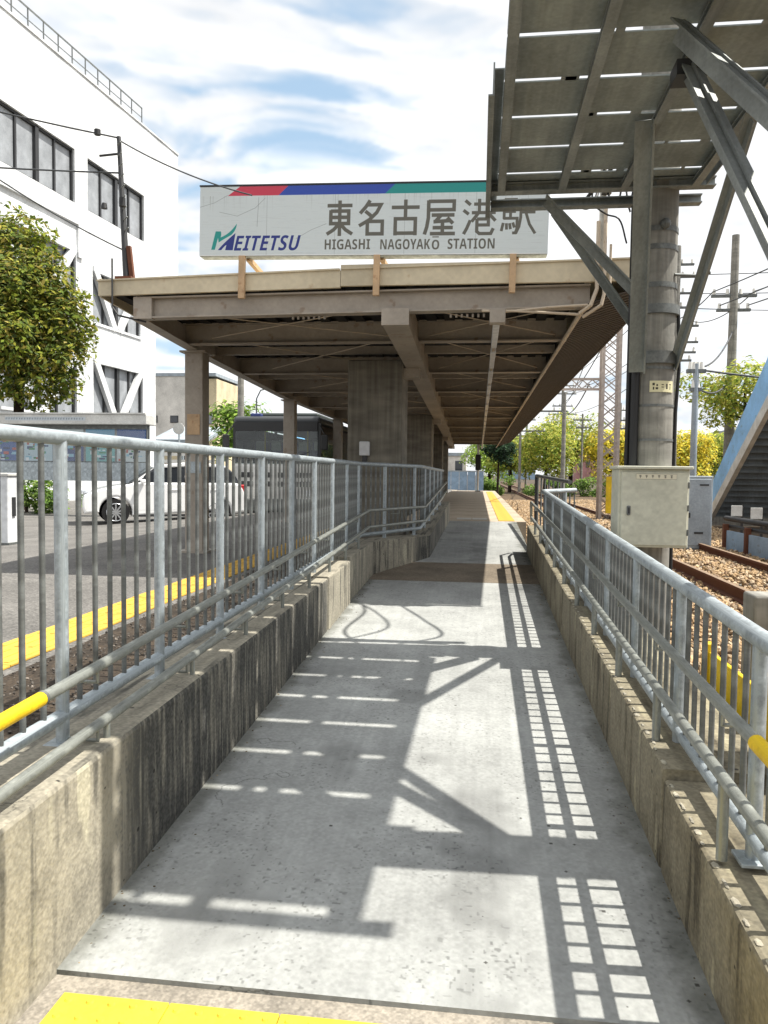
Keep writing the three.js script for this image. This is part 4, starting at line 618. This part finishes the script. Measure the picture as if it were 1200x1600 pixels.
{
  const t = thing('city_bus', 'white bus with a dark windscreen standing behind the first canopy column', 'bus', [-5.38, 0.22, -20]);
  const Y = (y) => y - 0.22;
  part('body', [rbx(-1.2, 1.2, Y(0.5), Y(1.74), -9, 0, 0.1)], M.whitePaint, t);
  part('roof', rbx(-1.2, 1.2, Y(2.78), Y(3.0), -9, -0.06, 0.1), mat({ color: 0x3a3d40, roughness: 0.5 }), t);
  for (const x of [-1.16, 1.16]) for (const z of [-0.1, -2.2, -4.3, -6.4, -8.7]) part('pillar', bx(x - 0.04, x + 0.04, Y(1.7), Y(2.82), z - 0.06, z + 0.02), M.frame, t);
  part('windscreen', bx(-1.12, 1.12, Y(1.72), Y(2.6), -0.05, -0.04), mat({ color: 0xdfe6e4, transmission: 1, thickness: 0, roughness: 0.02 }), t);
  part('destination_panel', bx(-1.12, 1.12, Y(2.6), Y(2.84), -0.06, -0.02), M.black, t);
  for (const x of [-1.2, 1.19]) part('side_window', bx(x, x + 0.01, Y(1.76), Y(2.76), -8.8, -0.2), M.glass, t);
  part('rear_wall', bx(-1.1, 1.1, Y(0.6), Y(2.8), -8.9, -8.8), M.galvDark, t); part('floor', bx(-1.1, 1.1, Y(1.0), Y(1.06), -8.8, -0.2), M.frame, t);
  part('dashboard', rbx(-1.05, 1.05, Y(1.6), Y(1.84), -0.6, -0.1, 0.05), M.frame, t);
  const seat = shared([rbx(-0.2, 0.2, 0, 0.75, -0.06, 0.06, 0.05)], M.paleBlue), head = shared([rbx(-0.15, 0.15, 0.5, 0.77, 0.0, 0.075, 0.03)], M.whitePaint);
  const sm2 = mat({ color: 0x4a3f78, roughness: 0.9 });
  for (let i = 0; i < 5; i++) for (const x of [-0.85, -0.4, 0.4, 0.85]) { const o = part('seat', seat, sm2, t); o.position.set(x, Y(1.62 + i * 0.05), -1.6 - i * 0.85); const c = part('seat_cover', head, M.whitePaint, o); }
  for (const x of [-0.6, 0.1, 0.62]) part('grab_pole', tube([x, Y(1.1), -1.1], [x, Y(2.75), -1.1], 0.025, 8), M.yellow, t);
  part('wiper', [bar([-0.9, Y(1.76), -0.02], [-0.1, Y(2.05), -0.02], 0.02, 0.02), bar([0.1, Y(1.76), -0.02], [0.9, Y(2.05), -0.02], 0.02, 0.02)], M.black, t);
  for (let i = 0; i < 4; i++) for (let k = 0; k < 2; k++) part('vent', rbx(-0.98 + i * 0.52, -0.62 + i * 0.52, Y(1.12 + k * 0.24), Y(1.26 + k * 0.24), -0.01, 0.012, 0.005), M.frame, t);
  part('bumper', rbx(-1.2, 1.2, Y(0.45), Y(0.8), -0.1, 0.06, 0.04), M.galvDark, t);
  for (const x of [-0.95, 0.95]) part('headlight', rbx(x - 0.18, x + 0.18, Y(0.84), Y(1.02), -0.02, 0.015, 0.03), M.chrome, t);
  part('roof_unit', rbx(-0.8, 0.95, Y(2.98), Y(3.16), -5.0, -1.0, 0.07), mat({ color: 0x2c3433, roughness: 0.6 }), t); part('marker_lamp', rbx(-0.75, -0.45, Y(2.96), Y(3.08), -0.35, -0.15, 0.03), mat({ color: 0x24336b, roughness: 0.4 }), t);
  for (const x of [-1.34, 1.34]) part('mirror', [rbx(x - 0.09, x + 0.09, Y(2.1), Y(2.5), 0.05, 0.13, 0.03), bar([x, Y(2.5), 0.09], [x * 0.88, Y(2.75), -0.05], 0.025, 0.025)], M.black, t);
  for (const x of [-1.05, 1.05]) for (const z of [-2.2, -7.0]) part('wheel', new THREE.CylinderGeometry(0.46, 0.46, 0.26, 20).rotateZ(Math.PI / 2).translate(x, 0.46, z), M.rubber, t);
}

// ------------------------------------------------------------------ far left: small buildings, poles, sign, railing
{
  const t = thing('apartment_building', 'small beige flat roofed building far behind the first canopy column', 'building', [-29, 0, -72]);
  part('wall', bx(-4, 2.0, 0, 10.7, -8, 0), M.beige, t); part('side_wall', bx(2.0, 3.6, 0, 10.5, -8, -0.4), M.beigeLit, t); part('roof', bx(-4.1, 3.7, 10.7, 11.0, -8.1, 0.1), M.cabinetBlue, t);
  for (const [x, y, w, h] of [[-0.9, 6.2, 0.8, 0.7], [-3, 6.2, 0.8, 0.7]]) { const f = part('window', bx(x, x + w, y, y + h, 0.0, 0.05), M.frame, t); part('pane', bx(x + 0.06, x + w - 0.06, y + 0.06, y + h - 0.06, 0.05, 0.07), M.glass, f); }
  for (const [x, y] of [[2.5, 6.1], [2.5, 2.9]]) { const f = part('window', bx(x, x + 0.8, y, y + 1.1, -0.4, -0.34), M.frame, t); part('pane', bx(x + 0.06, x + 0.74, y + 0.06, y + 1.04, -0.34, -0.32), M.blind, f); }
}
{
  const t = thing('house', 'grey roofed house beside the white building far down the road', 'house', [-21.2, 0.1, -54]);
  part('wall', bx(-2.2, 1.2, 0, 3.4, -4, 0), M.beigeLit, t); part('roof', slab([1.5, 0.3], [1.5, -4.3], [-4.1, 0], [-4.1, 0], [3.4, 3.7], [4.6, 4.9]), M.cabinetBlue, t);
  const f = part('window', bx(-0.2, 0.9, 1.8, 3.0, 0, 0.06), M.frame, t); part('pane', bx(-0.14, 0.84, 1.86, 2.94, 0.06, 0.08), M.glass, f); part('door', bx(-1.6, -0.7, 0, 2, 0, 0.05), M.rust, t);
}
{
  const t = thing('guard_rail', 'white slatted guard rail in front of the distant house', 'guard rail', [-14.4, 0.2, -36]);
  for (const y of [1.0, 1.35, 1.7, 2.05]) part('slat', bx(-1.2, 1.6, y, y + 0.16, 0, 0.05), M.whitePaint, t); for (const x of [-1.1, 0, 1.1]) part('post', bx(x, x + 0.1, 0, 2.25, -0.1, 0), M.galv, t);
}
{
  const t = thing('road_sign', 'round white road sign on a thin post down the road', 'road sign', [-13.3, 0.2, -33]);
  part('post', tube([0, 0, 0], [0, 3.3, 0], 0.04), M.galv, t); part('sign_plate', new THREE.CylinderGeometry(0.26, 0.26, 0.03, 20).rotateX(Math.PI / 2).translate(0, 3.2, 0.05), M.whitePaint, t); part('bracket', bx(-0.06, 0.06, 3.1, 3.3, 0.0, 0.035), M.galvDark, t);
}
{
  const t = thing('street_lamp', 'thin street lamp with curved arm beyond the green tree', 'street lamp', [-13.3, 0.1, -45]);
  part('pole', tube([0, 0, 0], [0, 5.8, 0], 0.07, 8, 0.045), M.galvDark, t); part('arm', pipe([[0, 5.8, 0], [0.25, 6.3, 0], [0.9, 6.45, 0]], 0.04, 8), M.galvDark, t); part('lamp_head', rbx(0.8, 1.4, 6.36, 6.48, -0.12, 0.12, 0.04), M.galvDark, t);
}
{
  const t = thing('storage_shed', 'dark shed with a bright blue roof beyond the canopy columns', 'shed', [-9.2, 0.1, -46]);
  part('wall', bx(-2.4, 2.4, 0, 2.6, -4, 0), M.frame, t); part('roof', slab([2.7, 0.3], [2.7, -4.3], [-5.4, 0], [-5.4, 0], [2.6, 2.8], [3.9, 4.1]), M.blue, t); part('door', bx(-0.6, 0.6, 0, 2.1, 0, 0.06), M.galvDark, t);
}

// ------------------------------------------------------------------ track side
{
  const prof = new THREE.Shape(); for (const [i, p] of [[-0.065, 0], [0.065, 0], [0.065, 0.012], [0.012, 0.03], [0.01, 0.115], [0.033, 0.125], [0.033, 0.155], [-0.033, 0.155], [-0.033, 0.125], [-0.01, 0.115], [-0.012, 0.03], [-0.065, 0.012]].entries()) i ? prof.lineTo(...p) : prof.moveTo(...p);
  const rail = (label, x, y) => { const t = thing('track_rail', label, 'rail', [x, y, 0]); part('rail_web', new THREE.ExtrudeGeometry(prof, { depth: 150, bevelEnabled: false }).translate(0, 0, -148), M.rust, t); part('running_surface', bx(-0.03, 0.03, 0.1555, 0.158, -148, 2), M.railTop, t); return t; };
  rail('rusty running rail nearest the ramp fence', 3.05, 0.07); rail('rusty running rail farther from the ramp fence', 4.117, 0.12);
  const sl = shared(rbx(-1.0, 1.0, -0.1, 0.06, -0.1, 0.1, 0.02), M.pole), tt = thing('sleepers', 'concrete sleepers half buried in ballast under the rails', 'sleepers'); for (let i = 0; i < 44; i++) { const o = part('sleeper', sl, M.pole, tt); o.position.set(3.58, 0.005, -1 - i * 0.62); }
}
{
  const t = thing('concrete_post', 'short square concrete post right behind the trackside fence', 'post', [1.45, 0.04, -4.06]);
  part('post_body', rbx(-0.085, 0.085, 0, 0.88, -0.085, 0.085, 0.015), M.pole, t); part('base_block', rbx(-0.13, 0.13, 0, 0.1, -0.13, 0.13, 0.02), M.pole, t);
}
{
  const t = thing('safety_barrier', 'yellow steel barrier standing behind the trackside fence', 'barrier', [1.13, 0.04, -3.5]);
  part('post', rbx(-0.03, 0.03, 0, 0.7, 0.34, 0.4, 0.008), M.yellow, t); part('post', rbx(-0.03, 0.03, 0, 0.66, -0.4, -0.34, 0.008), M.yellow, t);
  part('board', rbx(-0.012, 0.012, 0.3, 0.62, -0.34, 0.34, 0.006), M.yellow, t); part('board', rbx(-0.012, 0.012, 0.06, 0.18, -0.34, 0.34, 0.006), M.yellow, t); part('foot', [bx(-0.06, 0.16, 0, 0.02, 0.33, 0.41), bx(-0.06, 0.16, 0, 0.02, -0.41, -0.33)], M.yellow, t);
}
{
  const t = thing('relay_cabinet', 'blue grey steel cabinet between the beige cabinet and the blue stair', 'cabinet', [4.1, 0.05, -15.1]);
  part('cabinet_body', rbx(-0.3, 0.22, 0.12, 1.48, -0.25, 0.2, 0.015), M.cabinetBlue, t); part('door', rbx(-0.27, 0.19, 0.18, 1.42, 0.2, 0.215, 0.01), M.cabinetBlue, t); part('plinth', bx(-0.33, 0.25, 0, 0.12, -0.28, 0.23), M.pole, t); part('handle', rbx(-0.22, -0.18, 0.7, 0.8, 0.215, 0.24, 0.008), M.frame, t); part('vent', bx(-0.1, 0.06, 0.4, 0.44, 0.215, 0.225), M.frame, t); part('vent', bx(-0.02, 0.14, 1.3, 1.33, 0.215, 0.225), M.frame, t);
}
{
  const t = thing('footbridge_stair', 'blue sided footbridge stair with dark underside rising towards the viewer', 'stair');
  const A = [7.0, 0.45, -24.2], B = [6.55, 4.15, -17.2], w = 2.0, n = 22;
  const q = (k, dx, dy) => [lerp(A[0], B[0], k) + dx, lerp(A[1], B[1], k) + dy, lerp(A[2], B[2], k)];
  const side = (dx) => hexa([q(0, dx, 0), q(0, dx - 0.08, 0), q(1, dx - 0.08, 0), q(1, dx, 0), q(0, dx, 0.55), q(0, dx - 0.08, 0.55), q(1, dx - 0.08, 1.35), q(1, dx, 1.35)].map((p) => p));
  part('side_panel', hexa([q(0, 0, 0.05), q(0, -0.08, 0.05), q(1, -0.08, 0.0), q(1, 0, 0.0), q(0, 0, 0.75), q(0, -0.08, 0.75), q(1, -0.08, 1.1), q(1, 0, 1.1)].map((p, i, a) => a[[0, 3, 2, 1, 4, 7, 6, 5][i]])), M.blue, t);
  part('side_panel', hexa([q(0, w, 0.05), q(0, w - 0.08, 0.05), q(1, w - 0.08, 0.0), q(1, w, 0.0), q(0, w, 0.75), q(0, w - 0.08, 0.75), q(1, w - 0.08, 1.1), q(1, w, 1.1)].map((p, i, a) => a[[0, 3, 2, 1, 4, 7, 6, 5][i]])), M.blue, t);
  part('stringer', [bar(q(0, -0.04, -0.12), q(1, -0.04, -0.12), 0.12, 0.3), bar(q(0, w - 0.04, -0.12), q(1, w - 0.04, -0.12), 0.12, 0.3)], M.paleTrim, t);
  for (let i = 0; i < n; i++) { const k = (i + 0.5) / n, p = q(k, 0.03, 0); part('step', [bx(p[0], p[0] + w - 0.12, p[1] - 0.06, p[1], p[2] - 0.2, p[2] + 0.16), bx(p[0], p[0] + w - 0.12, p[1] - 0.2, p[1] - 0.061, p[2] - 0.2, p[2] - 0.17)], M.stairUnder, t); }
  part('foundation', bx(6.9, 9.1, 0, 0.35, -24.4, -25.4), M.pole, t); part('support_leg', bx(7.6, 7.9, 0, 3.0, -18.3, -18.0), M.pole, t);
}
{
  const t = thing('trackside_fence', 'low pale blue panel fence with brown posts below the blue stair', 'fence');
  const z = [-15.4, -14.3, -13.2, -12.1, -11.0, -9.9, -8.8], X = (d) => 4.72 + (d + 15.4) * 0.035;
  for (const d of z) part('post', rbx(X(d) - 0.05, X(d) + 0.05, 0, 0.62, d - 0.05, d + 0.05, 0.01), M.rust, t);
  for (let i = 0; i < z.length - 1; i++) part('panel', slab([X(z[i]) + 0.03, z[i] + 0.06], [X(z[i + 1]) + 0.03, z[i + 1] - 0.06], [-0.03, 0], [-0.03, 0], [0.1, 0.5], [0.1, 0.5]), M.paleBlue, t);
  const t2 = thing('pipe_rail', 'black pipe rail hung with a row of pale plates below the stair', 'rail');
  part('pipe', [...pipe([[4.78, 0.72, -15.6], [5.1, 0.72, -8.6]], 0.05, 10), ...pipe([[4.78, 0.58, -15.6], [5.1, 0.58, -8.6]], 0.035, 10)], M.black, t2);
  for (let i = 0; i < 7; i++) { const d = -15.2 + i * 0.95, x = X(d) + 0.12; part('plate', rbx(x - 0.1, x + 0.1, 0.78, 0.98, d - 0.012, d, 0.005), M.whitePaint, t2); part('post', bx(x + 0.2, x + 0.24, 0.0, 0.98, d - 0.4, d - 0.36), M.black, t2); }
}
function lattice(t, x0, x1, z0, z1, y0, y1, step, r) {
  for (const x of [x0, x1]) for (const z of [z0, z1]) part('leg', bar([x, y0, z], [x, y1, z], r, r), M.lattice, t);
  const n = Math.round((y1 - y0) / step), gx = shared(bar([x0, 0, 0], [x1, step, 0], 0.03, 0.03), M.lattice), gx2 = shared(bar([x1, 0, 0], [x0, step, 0], 0.03, 0.03), M.lattice);
  for (let i = 0; i < n; i++) for (const z of [z0, z1]) for (const g of [gx, gx2]) { const o = part('lattice_bar', g, M.lattice, t); o.position.set(0, y0 + i * step, z); }
}
{
  const t = thing('catenary_mast', 'pinkish steel lattice mast with a gantry arm beside the tracks', 'mast');
  lattice(t, 3.8, 4.3, -25.3, -24.8, 0, 8, 0.42, 0.09);
  part('gantry', [bar([0.2, 4.24, -25], [3.75, 4.24, -25], 0.07, 0.07), bar([0.2, 4.56, -25], [3.75, 4.56, -25], 0.07, 0.07)], M.lattice, t);
  for (let x = 0.3; x < 3.6; x += 0.32) part('lattice_bar', [bar([x, 4.26, -25], [x + 0.32, 4.54, -25], 0.03, 0.03), bar([x, 4.54, -25], [x + 0.32, 4.26, -25], 0.03, 0.03)], M.lattice, t);
  part('warning_guard', [bx(3.95, 4.16, 0.35, 1.5, -24.7, -24.66), bx(4.36, 4.42, 0.3, 1.6, -25.3, -24.7)], M.yellow, t); part('base', rbx(3.6, 4.5, 0, 0.15, -25.5, -24.6, 0.02), M.pole, t);
}
function utility(label, x, z, h, r0, r1, arms, m = M.pole, group) {
  const t = thing('utility_pole', label, 'pole', [x, 0, z], 0, group);
  part('shaft', new THREE.CylinderGeometry(r1, r0, h, 14).translate(0, h / 2, 0), m, t);
  for (const [y, w, off = 0] of arms) { const a = part('crossarm', bx(off - w / 2, off + w / 2, y - 0.05, y + 0.05, -0.06, 0.06), M.galvDark, t); const g = []; for (let i = 0; i < 4; i++) g.push(new THREE.CylinderGeometry(0.05, 0.07, 0.2, 8).translate(off - w / 2 + 0.1 + i * (w - 0.2) / 3, y + 0.15, 0)); part('insulator', g, M.insul, a); }
  return t;
}
utility('tall concrete pole with two crossarms above the sparse yellow green tree', 9.2, -30, 10.4, 0.2, 0.13, [[8.2, 1.6], [7.68, 1.2]]);
utility('concrete pole with many crossarms just right of the thick pole', 9.55, -40, 12.9, 0.24, 0.16, [[12.0, 1.6], [11.4, 1.8], [10.6, 2.0], [9.9, 1.6], [9.0, 2.2], [8.2, 2.2], [7.7, 2.0], [7.3, 1.6]]);
utility('pale blue grey steel pole standing left of the blue stair', 5.83, -22, 4.6, 0.1, 0.075, [[4.4, 0.5], [3.9, 0.3]], M.cabinetBlue);
utility('bare dark pole beyond the fence end left of the lattice mast', 5.3, -50, 6.8, 0.16, 0.11, [[5.6, 2.4, -1.0]]);
utility('distant pole with four crossarms above the yellow trees', 8.1, -78, 11.5, 0.18, 0.12, [[10.4, 2.2], [9.6, 2.6], [8.4, 2.0], [7.6, 2.8]]);
utility('small distant pole left of the bare dark pole', 3.1, -60, 5.6, 0.12, 0.08, [[4.9, 2.6, 0.6]]);
utility('concrete pole right of the first canopy column down the road', -11.1, -35, 7.2, 0.17, 0.14, [[6.9, 0.8]]);
utility('thin pole with two short arms far beyond the many armed pole', 10.6, -58, 7.5, 0.1, 0.07, [[5.6, 1.2], [5.0, 1.2]]);
utility('thin dark pole beside the far portal frame', 4.3, -72, 7.4, 0.11, 0.08, [[6.6, 1.6]]);
utility('thin pole just left of the lattice mast', 8.0, -62, 6.4, 0.1, 0.07, [[5.9, 1.4], [5.3, 1.0]]);
utility('slim pole between the lattice mast and the thick pole', 11.6, -66, 7.6, 0.1, 0.07, [[7.0, 1.6]]);
utility('faint pole nearest the canopy eave in the distance', 2.2, -85, 6.6, 0.12, 0.09, [[6.0, 3.0], [5.2, 3.0]]);
{
  const t = thing('portal_frame', 'thin steel portal frame spanning the tracks in the distance', 'portal frame');
  for (const x of [2.6, 7.6]) part('leg', bx(x, x + 0.16, 0, 5.2, -70.1, -69.9), M.galvDark, t); part('beam', bx(1.8, 8.4, 4.9, 5.1, -70.1, -69.9), M.galvDark, t); for (const x of [3.2, 5.0, 6.6]) part('hanger', bx(x, x + 0.06, 4.0, 4.9, -70.03, -69.97), M.galvDark, t);
}
{
  const t = thing('signal_post', 'thin post with dark signal head at the far end of the platform', 'signal', [-0.05, 0.64, -40]);
  part('post', tube([0, 0, 0], [0, 2.6, 0], 0.06), M.whitePaint, t); part('signal_head', rbx(-0.14, 0.14, 1.1, 1.9, 0.06, 0.2, 0.03), M.black, t); part('foot', bx(-0.14, 0.14, 0, 0.04, -0.14, 0.14), M.galvDark, t);
}
{
  const t = thing('far_wall', 'pale blue screen wall across the far end of the platform', 'wall', [-1.4, 0, -52]);
  for (let i = 0; i < 5; i++) part('panel', bx(-1 + i * 0.55, -0.48 + i * 0.55, 0, 1.7, -0.1, 0), M.paleBlue, t); part('top_rail', bx(-1, 1.75, 1.7, 1.78, -0.12, 0.02), M.galv, t);
}
// distant buildings
const tower = (label, x, z, w, h, m, rows, cols) => { const t = thing('tower_block', label, 'building', [x, 0, z]); part('wall', bx(-w / 2, w / 2, 0, h, -w, 0), m, t); part('roof', bx(-w / 2 - 0.2, w / 2 + 0.2, h, h + 0.5, -w - 0.2, 0.2), M.cabinetBlue, t); for (let i = 0; i < rows; i++) for (let j = 0; j < cols; j++) { const x0 = -w / 2 + (j + 0.25) * w / cols; part('window', bx(x0, x0 + w / cols * 0.5, h - (i + 0.8) * 3, h - (i + 0.25) * 3, 0.0, 0.06), M.glass, t); } return t; };
tower('pinkish tower block on the horizon above the golden trees', 26, -190, 5.5, 9.0, mat({ map: tPlain, color: 0xb98a88, roughness: 0.9 }, [4, 4]), 2, 3);
tower('slim pale blue tower on the horizon left of the bare pole', 18.5, -300, 6, 15, M.paleBlue, 4, 3);
tower('wide pale blue block on the horizon beside the canopy eave', 12.5, -320, 10, 12, M.paleBlue, 3, 4);
tower('low grey office block behind the sparse tree', 48, -130, 14, 9, M.cabinetBlue, 2, 5);
tower('low pale building at the far left end of the platform', -6.5, -120, 9, 4.4, M.beige, 1, 4);
car('small white car parked beyond the tracks under the yellow trees', M.carWhite, [8.4, 0.02, -42], 0.2);

// ------------------------------------------------------------------ overhead wires
{
  const W = 'overhead wires along the tracks', L = 'thin dark overhead wire strung between the trackside poles', wm = mat({ color: 0x3a3d40, roughness: 0.6 });
  const A = [9.2, -30], B = [9.55, -40], C = [8.1, -78];
  const runs = [[[8.45, 8.35, -30], [14, 9.6, 0]], [[9.9, 8.35, -30], [17, 9.6, 0]], [[8.7, 7.85, -30], [13.4, 9.0, 0]], [[9.7, 7.85, -30], [15.4, 9.0, 0]],
    [[8.45, 8.35, -30], [8.7, 9.2, -40]], [[9.9, 8.35, -30], [10.4, 9.2, -40]], [[8.7, 8.2, -40], [7.2, 9.7, -78]], [[10.4, 9.1, -40], [9.0, 9.7, -78]], [[9.0, 10.7, -40], [7.3, 10.6, -78]],
    [[9.3, 11.5, -40], [34, 12, -34]], [[9.3, 10.6, -40], [34, 10.8, -34]], [[9.4, 9.9, -40], [34, 9.4, -34]], [[5.83, 4.5, -22], [9.2, 6.9, -30]], [[5.83, 4.45, -22], [17, 4.6, -24]], [[5.83, 4.0, -22], [9.2, 5.2, -30]], [[3.9, 7.2, -25], [8.1, 8.5, -78]], [[4.2, 6.4, -25], [7.3, 8.5, -78]], [[3.4, 4.4, -25], [5.1, 5.7, -50]], [[9.6, 7.8, -40], [8.9, 7.7, -78]]];
  for (const [p, q] of runs) tag(part('overhead_wire', wire(p, q, 0.25 + len(p, q) * 0.012, p[2] === -22 ? 0.03 : 0.022), wm), L, 'wire', W);
  tag(part('service_cable', wire([-3.48, 4.68, -7.15], [-9.5, 6.1, -5.5], 0.15, 0.008), wm), 'dark service cable running from the top of the leaning mast to the left edge', 'cable');
  tag(part('service_cable', wire([-3.45, 4.35, -7.15], [-9.5, 4.6, -5.5], 0.12, 0.008), wm), 'thin cable sagging from the middle of the leaning mast to the left', 'cable');
  tag(part('service_cable', wire([-3.48, 4.66, -7.15], [-2.0, 3.9, -6.6], 0.05, 0.007), wm), 'thin cable from the leaning mast to the face of the station sign', 'cable');
  tag(part('service_cable', wire([-3.4, 3.6, -7.1], [-5.6, 5.0, -6.8], 0.1, 0.007), wm), 'thin stay cable slanting up from the foot of the leaning mast', 'cable');
}
{
  const cm = mat({ color: 0x1b1c1e, roughness: 0.6 });
  for (const [p, lab] of [[[[1.1, 3.9, -5.6], [0.75, 3.55, -5.95], [0.9, 3.75, -6.6], [1.03, 4.15, -6.98]], 'loose black cable drooping from the thick pole to the trackside canopy mast'], [[[1.15, 4.3, -5.62], [1.2, 3.8, -6.1], [1.15, 4.0, -6.6], [1.05, 4.22, -6.98]], 'upper black cable looping between the thick pole and the trackside canopy mast'], [[[1.25, 3.6, -5.62], [1.32, 3.2, -5.9], [1.3, 3.5, -6.4], [1.3, 4.0, -6.96]], 'black cable with a deep loop beside the trackside canopy mast']])
    tag(part('pole_cable', new THREE.TubeGeometry(new THREE.CatmullRomCurve3(p.map((q) => V(...q))), 30, 0.014, 6), cm), lab, 'cable');
}
scene.traverse((o) => { if (o.isMesh) { o.castShadow = true; o.receiveShadow = true; } });
renderer.render(scene, camera);
